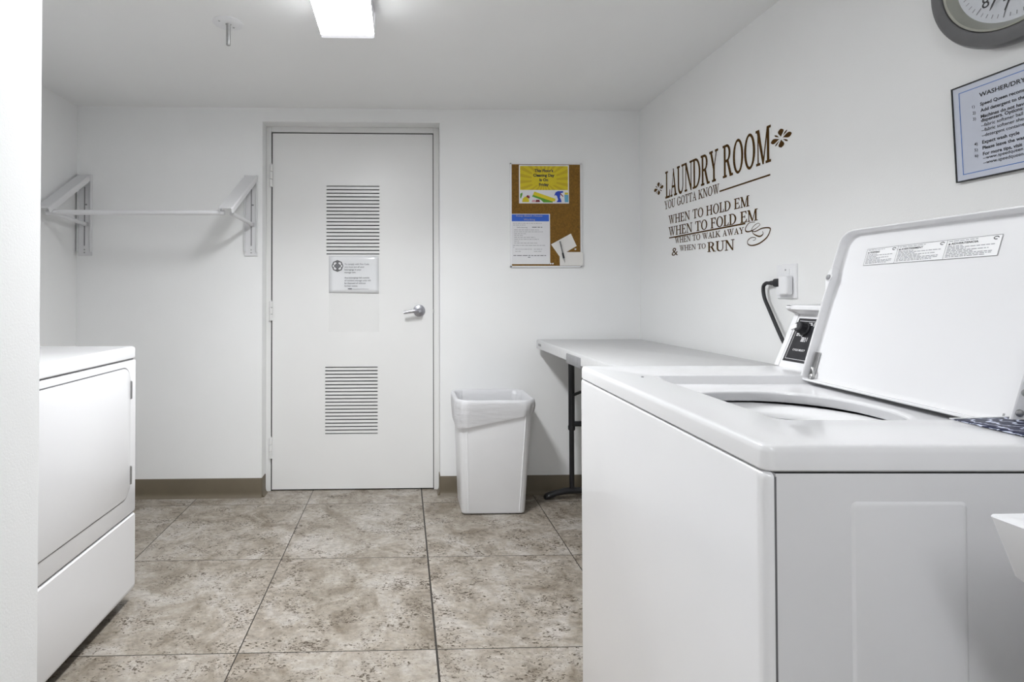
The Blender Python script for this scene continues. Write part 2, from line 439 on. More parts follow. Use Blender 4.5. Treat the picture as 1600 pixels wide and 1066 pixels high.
bm = new(); lathe(bm, [(.034, 0), (.034, .004), (.030, .009), (.022, .011), (.016, .013), (.0135, .03), (.012, .05), (.009, .054)], (.091, YD, 1.012), (0, -1, 0), 36)
hd = obj('door_handle', bm, M_chrome, door, smooth=35)
bm = new()     # lever pointing left
pts = [(.094, YD - .046, 1.012), (.078, YD - .052, 1.012), (.055, YD - .054, 1.010), (.03, YD - .053, 1.006), (.003, YD - .051, 1.001)]
loops = []
for i, p in enumerate(smoothpath(pts, 4)):
    t = i / 16; hh = .0125 - .0045 * t; dd = .0075 - .002 * t
    loops.append([(p.x, p.y + dd * math.cos(a), p.z + hh * math.sin(a)) for a in [2 * math.pi * q / 14 for q in range(14)]])
loft(bm, loops); obj('lever', bm, M_chrome, hd, smooth=50)
bm = new(); box(bm, DX1 + .0005, DX1 + .006, YD - .007, YD + .01, 1.0, 1.02); obj('strike_plate', bm, M_zinc, door)

# notice taped to the door
dp = Plane((-.4202, YD, 1.113), (1, 0, 0), (0, 0, 1))
NW, NH = .2826, .2105
nt_ = thing('notice', 'white laminated fire code notice taped below the upper louver of the door', 'notice', (-.279, YD, 1.113))
bm = new()
K = 10
for i in range(K):     # the sheet bows off the door a little toward its lower right
    for j in range(K):
        q = []
        for di, dj in ((0, 0), (1, 0), (1, 1), (0, 1)):
            s, t = (i + di) / K, (j + dj) / K
            q.append(dp.p(NW * s, NH * t, .0016 + .006 * s * s * (1 - t) ** 3 + .002 * s * t ** 4))
        face(bm, q)
sh = obj('sheet', bm, M_lam, nt_, smooth=60)
so = sh.modifiers.new('thickness', 'SOLIDIFY'); so.thickness = .0005; so.offset = -1
bm = new()
tx0 = .0885
PS = .0108
for k, s in enumerate(('To comply with Fire Code', 'you must put all your', 'belongings in your', 'storage unit.')):
    text(bm, dp, s, tx0, .1590 - k * .0155, .0094, bold=.012, h=.0045)
for k, s in enumerate(('Any belongings left outside', 'of resident storage units will', 'be disposed of without', 'further notice.')):
    text(bm, dp, s, tx0, .0822 - k * .0155, .0094, bold=.012, h=.0062)
text(bm, dp, 'House Board of Directors', .135, .0200, .0062, h=.0085); flat(bm, dp, rect(.108, .0205, .131, .0265), .0085)
obj('lettering', bm, M_soft, nt_, label='dark grey printed lettering')
bm = new(); c0 = (.0485, .153)
oct_ = lambda r, a0=0: [(c0[0] + r * math.cos(a0 + math.pi / 4 * i), c0[1] + r * math.sin(a0 + math.pi / 4 * i)) for i in range(8)]
flat(bm, dp, oct_(.0335, math.pi / 8 * 0), .0040, 0)
for i in range(4):     # pale scalloped cross inside the dark octagon
    a = math.pi / 4 + math.pi / 2 * i
    flat(bm, dp, disc(c0[0] + .0175 * math.cos(a), c0[1] + .0175 * math.sin(a), .0085, 14), .0043, 1)
flat(bm, dp, disc(c0[0] - .023, c0[1], .004, 12, .007), .0043, 1); flat(bm, dp, disc(c0[0] + .023, c0[1], .004, 12, .007), .0043, 1)
flat(bm, dp, disc(c0[0], c0[1], .0155, 20), .0046, 0); flat(bm, dp, disc(c0[0], c0[1], .0095, 16), .0049, 2); flat(bm, dp, disc(c0[0], c0[1], .004, 12), .0052, 0)
obj('emblem', bm, [M_ring, M_paper, M_soft], nt_, label='dark grey fire badge emblem')
bm = new(); box(bm, -.4202, -.1376, YD - .0012, YD - .0004, .893, 1.112)
single('plastic_sheet', bm, M_film, 'empty clear plastic sheet stuck on the door below the fire notice', 'plastic sheet')

# ------------------------------------------------------------------ ceiling
def ceiling_fixture(xc, y0, y1, emit, name_label, tubes=0.0, side=.0):
    t = thing('ceiling_light', name_label, 'ceiling light', (xc, (y0 + y1) / 2, ZC - .085))
    bm = new(); hw = .098
    box(bm, xc - hw, xc + hw, y0 + .004, y1 - .004, ZC - .073 + side, ZC - .0005); obj('housing', bm, M_cap, t, bevel=.003)
    bm = new(); n = 14; loops = []
    rl_ = .008; prof = [(xc - hw + .002, ZC - .07 + side)]
    for k_, sx in ((math.pi, -1), (1.5 * math.pi, 1)):
        for i in range(n + 1):
            a = k_ + math.pi / 2 * i / n
            prof.append((xc + sx * (hw - .001 - rl_) + rl_ * math.cos(a), ZC - .076 + rl_ * math.sin(a)))
    prof += [(xc + hw - .002, ZC - .07 + side)]
    loft(bm, [[(x, y, z) for x, z in prof] for y in (y0 + .022, y1 - .022)], True, True)
    obj('diffuser', bm, emit, t, smooth=50, label='glowing white diffuser')
    for a, b_ in ((y0, y0 + .022), (y1 - .022, y1)):
        bm = new(); q = [(xc - hw * 1.012, ZC - .0005)] + [(xc + (x - xc) * 1.012, z) for x, z in prof] + [(xc + hw * 1.012, ZC - .0005)]
        loft(bm, [[(x, y, z - .0008) for x, z in q] for y in (a, b_)]); obj('end_cap', bm, M_capglow, t, smooth=50, label='glowing translucent end cap')
    if tubes:      # the downward throw of the prismatic lens
        L_ = bpy.data.lights.new('tube_light', 'AREA'); L_.shape = 'RECTANGLE'; L_.size = .17; L_.size_y = y1 - y0 - .06
        L_.energy = tubes; L_.spread = R(140); L_.color = (.965, .982, 1)
        q = bpy.data.objects.new('tube_light', L_); COL.objects.link(q); q.parent = t; q.location = (0, 0, -.003)
    return t
M_capglow = mat('lamp_end_translucent', (.80, .80, .84), .4, noise=.01, nscale=10, emit=(.93, .93, 1), estr=.55)
M_lamp = lampmat('lamp_diffuser', LAMP_FRONT)
M_fill = lampmat('fill_diffuser_rear', LAMP_FILL)
ceiling_fixture(-.203, 1.41, 2.041, M_lamp, 'lit white wraparound ceiling light in front of the door', tubes=19)
ceiling_fixture(-.203, -1.35, -.13, M_fill, 'unseen white fill light added on the ceiling at the rear of the room', side=.045)  # fill only, put in to brighten surfaces facing the camera
t = thing('pipe_cover', 'white round cover plate with short steel pipe on the ceiling', 'cover plate', (-.663, 2.112, 2.0515))
bm = new(); lathe(bm, [(.056, 0), (.0565, .002), (.054, .0035), (.02, .0045), (.013, .0045)], (-.663, 2.112, ZC), (0, 0, -1), 40); obj('plate', bm, M_plast, t, smooth=35)
bm = new(); lathe(bm, [(.011, 0), (.0085, .003), (.008, .006), (.008, .078), (.0068, .0805)], (-.663, 2.112, ZC - .0045), (0, 0, -1), 20); obj('pipe', bm, M_zinc, t, smooth=35)
for sx, sy in ((-.026, -.026), (.012, .026)):
    bm = new(); lathe(bm, [(.004, 0), (.0035, .002), (.001, .0026)], (-.663 + sx, 2.112 + sy, ZC - .0038), (0, 0, -1), 10); obj('screw', bm, M_zinc, t, smooth=35)

# ------------------------------------------------------------------ wall clothes rack (left)
t = thing('clothes_rack', 'white folding clothes rack on the back wall left of the door', 'clothes rack', (-1.28, YB, 1.3155))
def plate_(xa, xb, xs):
    z0, z1 = 1.3155, 1.757
    bm = new(); box(bm, xa, xb, YB - .007, YB, z0, z1)
    box(bm, xa, xa + .006, YB - .02, YB - .006, z0 + .02, z1); box(bm, xb - .006, xb, YB - .02, YB - .006, z0 + .02, z1)
    p = obj('wall_plate', bm, M_rack, t, bevel=.0015)
    bm = new(); box(bm, xs - .003, xs + .003, YB - .0078, YB - .0068, 1.37, 1.69); box(bm, xs + .003, xs + .013, YB - .0078, YB - .0068, 1.59, 1.598); obj('slot', bm, M_grey, p, label='dark slot')
    for z in (1.333, 1.349, 1.715):
        bm = new(); lathe(bm, [(.004, 0), (.0035, .002), (.001, .003)], (xs, YB - .007, z), (0, -1, 0), 10); obj('screw', bm, M_zinc, p, smooth=35)
plate_(-1.763, -1.688, -1.727); plate_(-.866, -.796, -.830)
def arm(xw, xe):
    # flat channel folding down and out from the head of the plate to the rod
    a = Vector((xw, YB - .012, 1.742)); e = Vector((xe, 2.70, 1.510)); d = (e - a).normalized(); s = Vector((1, 0, 0)); s = (s - d * s.dot(d)).normalized(); u = s.cross(d)
    if u.z < 0: u = -u
    bm = new(); hw = .036
    def loop(p, w_): return [p + s * (-w_) + u * -.013, p + s * (-w_) + u * .010, p + s * (-w_ + .004) + u * .014, p + s * (w_ - .004) + u * .014, p + s * w_ + u * .010, p + s * w_ + u * -.013, p + s * (w_ - .003) + u * -.013, p + s * (w_ - .003) + u * .009, p + s * (-w_ + .003) + u * .009, p + s * (-w_ + .003) + u * -.013]
    loft(bm, [loop(a, .03), loop(a + d * .05, hw), loop(e - d * .008, hw), loop(e, hw - .006)])
    obj('arm', bm, M_rack, t, smooth=30)
    bm = new()
    tube(bm, [(xe + .01, 2.76, 1.505), (xw + (.004 if xw < -1.2 else .006), YB - .014, 1.487)], .0105, 12)
    lathe(bm, [(.011, -.012), (.011, .012)], (xw + .004, YB - .014, 1.487), (1, 0, 0), 14)
    obj('strut', bm, M_rack, t, smooth=40)
arm(-1.724, -1.726); arm(-.829, -.858)
bm = new(); tube(bm, [(-1.725, 2.728, 1.503), (-.872, 2.728, 1.503)], .0125, 18); obj('hanging_rod', bm, M_rack, t, smooth=40)

# ------------------------------------------------------------------ bulletin board and what is pinned to it
BX0, BX1, BZ0, BZ1 = .5945, .991, 1.2548, 1.8318
t = thing('bulletin_board', 'cork bulletin board in a thin white frame right of the door', 'bulletin board', ((BX0 + BX1) / 2, YB, BZ0))
bm = new(); fw = .0065
box(bm, BX0, BX0 + fw, YB - .014, YB, BZ0, BZ1); box(bm, BX1 - fw, BX1, YB - .014, YB, BZ0, BZ1); box(bm, BX0, BX1, YB - .014, YB, BZ0, BZ0 + fw); box(bm, BX0, BX1, YB - .014, YB, BZ1 - fw, BZ1)
obj('frame', bm, M_plast, t)
bm = new(); box(bm, BX0 + fw, BX1 - fw, YB - .010, YB - .001, BZ0 + fw, BZ1 - fw); obj('cork_panel', bm, M_cork, t)
bp = Plane((.6425, YB - .0115, 1.608), (1, 0, 0), (0, 0, 1)); PW, PH = .279, .2135
t = thing('cleaning_poster', 'yellow cleaning day poster with blue spray bottle at the top of the cork board', 'poster', (.782, YB - .0115, 1.608))
bm = new(); prism(bm, bp, rect(0, 0, PW, PH), 0, .0006); obj('sheet', bm, M_paper, t)
bm = new(); m_ = .0055; zb = .0745
flat(bm, bp, rect(m_, zb, PW - m_, PH - m_), .0009, 0)
ctr = (PW / 2, zb + .055); nr = 44
def clip_ray(a):
    dx, dy = math.cos(a), math.sin(a)
    s = min([(((PW - m_) if dx > 0 else m_) - ctr[0]) / dx if abs(dx) > 1e-6 else 9, (((PH - m_) if dy > 0 else zb) - ctr[1]) / dy if abs(dy) > 1e-6 else 9])
    return (ctr[0] + dx * s, ctr[1] + dy * s), (ctr[0] + dx * s * .52, ctr[1] + dy * s * .52)
for i in range(0, nr, 2):
    a0, a1 = 2 * math.pi * (i + .1) / nr, 2 * math.pi * (i + 1.05) / nr
    (o0, i0), (o1, i1) = clip_ray(a0), clip_ray(a1)
    flat(bm, bp, [i0, o0, o1, i1], .0011, 1)
obj('sunburst', bm, [M_yel, M_yel2], t, label='yellow sunburst print')
bm = new()
for k, s in enumerate(("This Floor's", 'Cleaning Day', 'Is On', 'Friday')):
    text(bm, bp, s, .1385, .1750 - k * .0258, .0160, align='C', bold=.034, h=.0014)
obj('lettering', bm, M_navy, t, label='bold navy lettering')
bm = new()
def pp(u, v): return ((u - 175) / 1421 * .361 / .351 * .353 + .002, PH - (v - 80) / 1066 * .2668 + .0)   # poster picture layout
def pic(pts, mi, h=.0012): flat(bm, bp, [pp(u, v) for u, v in pts], h, mi)
pic([(500, 670), (965, 830), (950, 885), (900, 890), (470, 745)], 0); pic([(470, 745), (900, 890), (905, 912), (700, 912), (640, 850), (450, 780)], 1, .0013)
pic([(235, 905), (245, 830), (300, 780), (350, 800), (385, 850), (385, 905)], 2); pic([(345, 750), (395, 760), (400, 800), (385, 830), (320, 790)], 3, .0014); pic([(355, 748), (408, 762), (402, 795)], 4, .0016)
pic([(935, 765), (960, 690), (1010, 660), (1130, 658), (1135, 690), (1075, 705), (1060, 800), (1085, 850), (1095, 905), (985, 905), (1020, 850), (995, 770), (965, 745)], 5); pic([(1060, 690), (1135, 770), (1130, 790), (1070, 735)], 3, .0014)
pic([(1155, 740), (1245, 740), (1245, 905), (1165, 905)], 6); pic([(1165, 690), (1240, 690), (1240, 735), (1165, 735)], 0, .0013)
pic([(195, 720), (240, 690), (240, 745), (205, 835), (190, 800)], 1); pic([(520, 905), (540, 850), (610, 850), (625, 905)], 3); pic([(440, 905), (460, 855), (520, 860), (515, 905)], 4, .0013)
obj('picture', bm, [M_lime, M_green, M_yel, M_red, M_pink, M_blue2, M_sky], t, label='printed sponge and blue spray bottle')

bp = Plane((.5992, YB - .0118, 1.2708), (1, 0, 0), (0, 0, 1)); PW, PH = .2155, .2790
t = thing('phone_notice', 'white notice with blue heading at lower left of the cork board', 'notice', (.707, YB - .0118, 1.2708))
bm = new(); prism(bm, bp, [(0, 0), (PW - .006, 0), (PW, .007), (PW, PH), (0, PH)], 0, .0006); obj('sheet', bm, M_paper, t)
bm = new(); flat(bm, bp, rect(.001, PH - .0415, PW - .006, PH - .0035), .0009); obj('heading_band', bm, M_blue, t, label='blue heading band')
bm = new(); text(bm, bp, 'Keep Beach House', .1, PH - .0155, .0098, width=.146, align='C', bold=.01, h=.0012); text(bm, bp, 'Working', .1, PH - .0365, .0105, width=.064, align='C', bold=.01, h=.0012)
obj('heading', bm, M_fine, t, label='pale heading lettering')
bm = new(); px = lambda u: (u - 58) / 829 * .2465 * .985; pz = lambda v: PH - (v - 60) / 1066 * .3165 * .985
for u0, u1, v in ((88, 650, 240), (88, 325, 274), (110, 585, 363), (110, 660, 400), (110, 340, 436), (110, 280, 470), (110, 510, 506), (110, 580, 542), (110, 200, 578), (110, 550, 614), (88, 705, 658), (88, 130, 692), (130, 450, 730), (485, 640, 730), (130, 240, 772), (485, 645, 772)):
    wordbars(bm, bp, px(u0), pz(v + 6), px(u1) - px(u0), .0030, .0010, .012)
obj('small_print', bm, M_fine, t, label='grey lines of small print')
bm = new()
text(bm, bp, 'Self-cleaning', px(160), pz(326), .0058, width=px(360) - px(160), bold=.01, h=.001)
for u0, u1, v in ((450, 645, 316), (95, 715, 852), (370, 435, 886)): wordbars(bm, bp, px(u0), pz(v + 6), px(u1) - px(u0), .0042, .0010, .016)
obj('bold_print', bm, M_soft, t, label='bold dark print')
def card(name, quad, h, label):
    bm = new(); p = Plane((0, YB, 0), (1, 0, 0), (0, 0, 1)); prism(bm, p, quad, h, h + .0008)
    return single(name, bm, M_card, label, 'index card')
card('index_card', [(.866, 1.3150), (.963, 1.3720), (.9311, 1.4410), (.8199, 1.3806)], .0112, 'tilted blank white card on the cork board behind the pen')
card('index_card', [(.868, 1.2630), (.9965, 1.2630), (.9975, 1.3380), (.866, 1.3380)], .0150, 'upright blank white card overhanging the lower right corner of the cork board')
t = thing('pen', 'slim dark pen stuck across the two white cards on the cork board', 'pen', (.8945, YB - .022, 1.279))
pa, pb = Vector((.8664, YB - .0215, 1.3975)), Vector((.8945, YB - .0215, 1.279)); d = pb - pa
bm = new(); tube(bm, [pa, pa + d * .55], .0029, 10); obj('barrel', bm, M_ring, t, smooth=40)
bm = new(); tube(bm, [pa + d * .545, pa + d * .56, pa + d * .76, pa + d * .80], .0048, 12); obj('grip', bm, M_rubber, t, smooth=40)
bm = new(); tube(bm, [pa + d * .79, pa + d * .9, pa + d], .004, 10, r1=.0008); obj('tip', bm, M_zinc, t, smooth=40)
bm = new(); tube(bm, [pa + Vector((.004, -.004, 0)), pa + d * .25 + Vector((.004, -.0045, 0))], .0011, 8); tube(bm, [pa + Vector((.004, -.004, 0)), pa + Vector((0, 0, -.002))], .0011, 8); obj('clip', bm, M_zinc, t, smooth=40)
for (x, z, lab) in ((.8168, 1.2735, 'white pushpin at the lower corner of the blue headed notice'), (.829, 1.2735, 'white pushpin on bare cork beside the blue headed notice'), (.9555, 1.3535, 'white pushpin under the tilted card')):
    t = thing('pushpin', lab, 'pushpin', (x, YB - .012, z), group='white pushpins on the cork board')
    bm = new(); lathe(bm, [(.0042, 0), (.0042, .0015), (.0022, .003), (.0022, .006), (.0036, .0075), (.0036, .009), (.001, .0095)], (x, YB - .010, z), (0, -1, 0), 14); obj('head', bm, M_plast, t, smooth=35)
    bm = new(); lathe(bm, [(.0006, 0), (.0006, .004)], (x, YB - .0105, z), (0, 1, 0), 8); obj('needle', bm, M_zinc, t, smooth=35)

# ------------------------------------------------------------------ vinyl wall quote (right wall)
rw = Plane((XR, 2.76, 0), (0, -1, 0), (0, 0, 1))     # x grows toward the camera
def Rr(a, b, c, d): return [(a, b), (c, b), (c, d), (a, d)]
def arc(cx, cy, rx, ry, ix, iy, cxi, cyi, a0, a1, n=14):
    out = []
    for i in range(n):
        p, q = R(a0 + (a1 - a0) * i / n), R(a0 + (a1 - a0) * (i + 1) / n)
        out.append([(cx + rx * math.cos(p), cy + ry * math.sin(p)), (cx + rx * math.cos(q), cy + ry * math.sin(q)), (cxi + ix * math.cos(q), cyi + iy * math.sin(q)), (cxi + ix * math.cos(p), cyi + iy * math.sin(p))])
    return out
h_ = .038
stemL = [Rr(.1, 0, .24, 1), Rr(0, 1 - h_, .3, 1), Rr(0, 0, .34, h_)]
SER = {
 'L': (.64, [Rr(.1, 0, .24, 1), Rr(0, 1 - h_, .34, 1), Rr(0, 0, .60, .045), [(.50, .04), (.60, 0), (.635, .27), (.605, .27)]]),
 'A': (.84, [[(.09, 0), (.145, 0), (.42, .93), (.40, 1)], [(.36, 1), (.44, 1), (.76, 0), (.60, 0)], Rr(0, 0, .25, h_), Rr(.5, 0, .86, h_), Rr(.2, .32, .6, .37)]),
 'U': (.88, [Rr(.1, .3, .24, 1), Rr(.70, .3, .755, 1), Rr(0, 1 - h_, .34, 1), Rr(.58, 1 - h_, .88, 1)] + arc(.4275, .31, .3275, .33, .23, .265, .47, .31, 180, 360)),
 'N': (.94, [Rr(.13, 0, .185, 1), [(.06, 1), (.25, 1), (.815, .04), (.815, -.01), (.74, -.01)], Rr(.765, 0, .815, 1), Rr(.02, 0, .30, h_), Rr(0, 1 - h_, .2, 1), Rr(.64, 1 - h_, .94, 1)]),
 'D': (.88, [Rr(.1, 0, .24, 1), Rr(0, 1 - h_, .34, 1), Rr(0, 0, .34, h_)] + arc(.32, .5, .53, .5, .38, .455, .32, .5, -90, 90, 18)),
 'R': (.86, stemL + [Rr(.24, .955, .36, 1), Rr(.24, .475, .40, .52), [(.36, .5), (.50, .52), (.80, 0), (.64, 0)], Rr(.62, 0, .90, h_)] + arc(.36, .7375, .33, .2625, .19, .217, .36, .7375, -90, 90)),
 'Y': (.86, [[(.07, 1), (.23, 1), (.51, .42), (.37, .40)], [(.42, .42), (.48, .44), (.75, 1), (.69, 1)], Rr(.37, 0, .51, .46), Rr(0, 1 - h_, .33, 1), Rr(.58, 1 - h_, .86, 1), Rr(.26, 0, .62, h_)]),
 'O': (.92, arc(.46, .5, .43, .515, .285, .47, .46, .5, 0, 360, 32)),
 'M': (1.12, [Rr(.13, 0, .185, 1), [(.07, 1), (.25, 1), (.585, .06), (.545, 0), (.5, 0)], [(.52, 0), (.57, 0), (.90, 1), (.84, 1)], Rr(.84, 0, .98, 1), Rr(.02, 0, .30, h_), Rr(0, 1 - h_, .2, 1), Rr(.74, 0, 1.1, h_), Rr(.9, 1 - h_, 1.1, 1)]),
 'G': (.94, arc(.47, .5, .43, .515, .285, .47, .47, .5, 40, 325, 26) + [Rr(.70, .06, .84, .42), Rr(.60, .40, .93, .44), [(.78, .98), (.81, .98), (.83, .70), (.80, .70), (.74, .86)]]),
 'T': (.82, [Rr(.34, 0, .48, 1), Rr(.03, .955, .79, 1), [(.03, 1), (.01, .74), (.04, .74), (.12, .96)], [(.79, 1), (.81, .74), (.78, .74), (.70, .96)], Rr(.23, 0, .59, h_)]),
 'K': (.92, stemL + [[(.24, .38), (.24, .46), (.68, 1), (.75, 1)], [(.36, .52), (.46, .64), (.86, 0), (.68, 0)], Rr(.56, 1 - h_, .86, 1), Rr(.62, 0, .94, h_)]),
 'W': (1.24, [[(.08, 1), (.23, 1), (.45, 0), (.39, 0)], [(.40, 0), (.45, 0), (.67, 1), (.62, 1)], [(.50, 1), (.66, 1), (.87, 0), (.81, 0)], [(.82, 0), (.87, 0), (1.12, 1), (1.06, 1)], Rr(0, 1 - h_, .33, 1), Rr(.42, 1 - h_, .76, 1), Rr(.94, 1 - h_, 1.24, 1)]),
 'H': (.96, stemL + [Rr(.70, 0, .84, 1), Rr(.6, 0, .94, h_), Rr(.6, 1 - h_, .94, 1), Rr(.24, .49, .70, .54), Rr(.24, 1 - h_, .34, 1)]),
 'E': (.74, stemL + [Rr(.24, .955, .66, 1), Rr(.24, 0, .68, .045), Rr(.24, .49, .52, .535), [(.66, 1), (.68, .76), (.65, .76), (.56, .96)], [(.56, .04), (.68, 0), (.715, .27), (.685, .27)], Rr(.50, .40, .53, .62)]),
 'F': (.70, stemL + [Rr(.24, .955, .66, 1), Rr(.24, .49, .52, .535), [(.66, 1), (.68, .76), (.65, .76), (.56, .96)], Rr(.50, .40, .53, .62)]),
}
def grow(q, d):
    """outline moved outwards by d"""
    n = len(q); A = sum(q[i][0] * q[(i + 1) % n][1] - q[(i + 1) % n][0] * q[i][1] for i in range(n))
    if A < 0: q = q[::-1]
    out = []
    for i in range(n):
        (x0, y0), (x1, y1), (x2, y2) = q[i - 1], q[i], q[(i + 1) % n]
        a = Vector((x1 - x0, y1 - y0)); b = Vector((x2 - x1, y2 - y1))
        if a.length < 1e-6 or b.length < 1e-6: out.append((x1, y1)); continue
        a.normalize(); b.normalize(); na, nb_ = Vector((a.y, -a.x)), Vector((b.y, -b.x)); m_ = na + nb_
        if m_.length < .5: m_ = na
        m_.normalize(); k = min(d / max(m_.dot(na), .45), d * 1.6)
        out.append((x1 + m_.x * k, y1 + m_.y * k))
    return out
def serif(bm, s, xl, xr, zl, zr, hl, hr, track=.05, space=.42):
    """serif capitals from xl to xr; baseline zl->zr, height hl->hr (the quote was stuck on slightly askew)"""
    tot = sum((space if c == ' ' else SER[c][0] + track) for c in s) - track
    k = (xr - xl) / tot; x = 0
    for c in s:
        if c == ' ': x += space; continue
        wd, polys = SER[c]
        for iq, q in enumerate(polys):
            q = grow(q, .019); out = []
            for a, b in q:
                X_ = (x + a) * k; f_ = X_ / (xr - xl)
                out.append((xl + X_, zl + (zr - zl) * f_ + b * (hl + (hr - hl) * f_)))
            flat(bm, rw, out, .0006 + .000012 * (iq % 9))
        x += wd + track
yx = lambda y: 2.76 - y
t = thing('wall_quote', 'brown laundry room quote in vinyl lettering on the right wall', 'wall decal', (XR, 2.36, 1.28))
for s, a, b_, zl, zr, hl, hr in (('LAUNDRY ROOM', 2.752, 1.950, 1.586, 1.579, .131, .129), ('YOU GOTTA KNOW', 2.762, 2.278, 1.5313, 1.5246, .0405, .0395), ('WHEN TO HOLD EM', 2.7205, 2.077, 1.4513, 1.4371, .041, .041),
      ('WHEN TO FOLD EM', 2.7215, 2.0275, 1.3922, 1.3763, .043, .043), ('WHEN TO WALK AWAY', 2.659, 2.112, 1.3498, 1.3364, .028, .024), ('WHEN TO', 2.614, 2.3845, 1.3089, 1.3015, .026, .022), ('RUN', 2.370, 2.1755, 1.2843, 1.2774, .0415, .042)):
    bm = new(); serif(bm, s, yx(a), yx(b_), zl, zr, hl, hr); obj('lettering', bm, M_brown, t)
bm = new(); text(bm, rw, '&', yx(2.692), 1.2905, .041, width=.062); obj('lettering', bm, M_brown, t)
for (a, za, b_, zb_) in ((2.2763, 1.5305, 1.9549, 1.5301), (2.7172, 1.3822, 2.103, 1.3733)):
    bm = new(); hh = .0032; flat(bm, rw, [(yx(a), za - hh), (yx(b_), zb_ - hh), (yx(b_), zb_ + hh), (yx(a), za + hh)], .0006); obj('underline', bm, M_brown, t)
def flower(cx, cz, s):
    bm = new()
    def petal(ang, L0, L1, wd, n=10):
        d = (math.cos(R(ang)), math.sin(R(ang))); e = (-d[1], d[0]); P = []
        for sg in (1, -1):
            r_ = range(n + 1) if sg == 1 else range(n - 1, 0, -1)
            for i in r_:
                u_ = i / n; wv = wd * (math.sin(math.pi * u_ ** 1.7)) ** .8
                l_ = L0 + (L1 - L0) * u_; P.append((cx + (d[0] * l_ + e[0] * wv * sg) * s, cz + (d[1] * l_ + e[1] * wv * sg) * s * .62))
        flat(bm, rw, P, .0006)
    for a in (92, 4, 184, 272): petal(a, .12, 1.0, .27)
    for a in (47, 138, 227, 318): petal(a, .2, .85, .075)
    obj('flower', bm, M_brown, t)
flower(yx(2.8264), 1.6500, .054); flower(yx(1.8965), 1.6455, .0545)
bm = new()
SW = [[(2.0142, 1.3573), (2.0266, 1.3643), (2.0522, 1.3568), (2.0654, 1.3421), (2.044, 1.3351), (2.0021, 1.3424), (1.962, 1.3385), (1.9598, 1.3268), (1.9783, 1.3053), (2.0194, 1.2883), (2.0619, 1.2842), (2.0882, 1.2921), (2.088, 1.306), (2.0658, 1.3147), (2.0418, 1.311), (2.0444, 1.3042), (2.0573, 1.3028)],
      [(2.0434, 1.3709), (2.0781, 1.3723), (2.1006, 1.3574), (2.1008, 1.3435), (2.0786, 1.3392), (2.0438, 1.3449), (2.0142, 1.3563)], [(2.0654, 1.3421), (2.0527, 1.3269), (2.019, 1.314), (1.9983, 1.3207), (2.0022, 1.3318)]]
for line in SW:
    P = smoothpath([(yx(y), z, 0) for y, z in line], 6); n = len(P); Lf, Rt = [], []
    for i, p in enumerate(P):
        d = (P[min(i + 1, n - 1)] - P[max(i - 1, 0)]).normalized(); e = Vector((-d.y, d.x, 0)); wv = .0010 + .0018 * math.sin(math.pi * i / (n - 1)) ** 2
        Lf.append(p + e * wv); Rt.append(p - e * wv)
    for i in range(n - 1): flat(bm, rw, [(q.x, q.y) for q in (Lf[i], Lf[i + 1], Rt[i + 1], Rt[i])], .0006)
obj('swirl', bm, M_brown, t)

# ------------------------------------------------------------------ wall clock
CYc, CZc = 1.1214, 1.8175
t = thing('wall_clock', 'round grey wall clock high on the right wall', 'clock', (XR, CYc, CZc - .189))
cpl = Plane((XR - .022, CYc, CZc), (0, -1, 0), (0, 0, 1)); A_ = (-1, 0, 0); O_ = (XR, CYc, CZc)
bm = new(); lathe(bm, [(.175, 0), (.186, .008), (.189, .018), (.189, .028), (.185, .036), (.176, .0405), (.158, .0415), (.156, .040), (.155, .036), (.155, .002)], O_, A_, 96, False); obj('case', bm, M_ring, t, smooth=28)
bm = new(); lathe(bm, [(.1545, .036), (.1535, .039), (.149, .038), (.137, .024), (.135, .020)], O_, A_, 96, False); obj('bezel', bm, M_bezel, t, smooth=28)
bm = new(); lathe(bm, [(.139, .016), (.139, .022)], O_, A_, 96); obj('dial', bm, M_dial, t)
TILT = -14
bm = new()
for i in range(60):
    a = R(90 - (i * 6 + TILT)); maj = i % 5 == 0; r0, r1, wv = (.112, .127, .0011) if maj else (.119, .127, .0007)
    d = (math.cos(a), math.sin(a)); e = (-d[1], d[0])
    flat(bm, cpl, [(d[0] * r0 + e[0] * wv, d[1] * r0 + e[1] * wv), (d[0] * r1 + e[0] * wv, d[1] * r1 + e[1] * wv), (d[0] * r1 - e[0] * wv, d[1] * r1 - e[1] * wv), (d[0] * r0 - e[0] * wv, d[1] * r0 - e[1] * wv)], .0008)
obj('tick_marks', bm, M_soft, t)
bm = new()
for k in range(1, 13):
    a = R(90 - (k * 30 + TILT)); text(bm, cpl, str(k), 0.099 * math.cos(a), .099 * math.sin(a) - .013, .026, align='C', h=.0008)
obj('numerals', bm, M_ink, t)
def hand(name, ang, L0, wv, hh):
    bm = new(); a = R(90 - ang); d = (math.cos(a), math.sin(a)); e = (-d[1], d[0])
    prism(bm, cpl, [(d[0] * q + e[0] * s, d[1] * q + e[1] * s) for q, s in ((-.02, -wv), (L0 * .9, -wv), (L0, 0), (L0 * .9, wv), (-.02, wv))], hh, hh + .0012); obj(name, bm, M_ink, t)
hand('hour_hand', 305, .07, .0028, .004); hand('minute_hand', 211, .112, .0018, .006)
bm = new(); lathe(bm, [(.006, .022), (.006, .031)], O_, A_, 16); obj('hub', bm, M_ink, t, smooth=40)
bm = new(); gpl = Plane((XR - .037, CYc, CZc), (0, -1, 0), (0, 0, 1)); flat(bm, gpl, disc(0, 0, .1525, 64), 0); obj('glass', bm, M_glass, t)

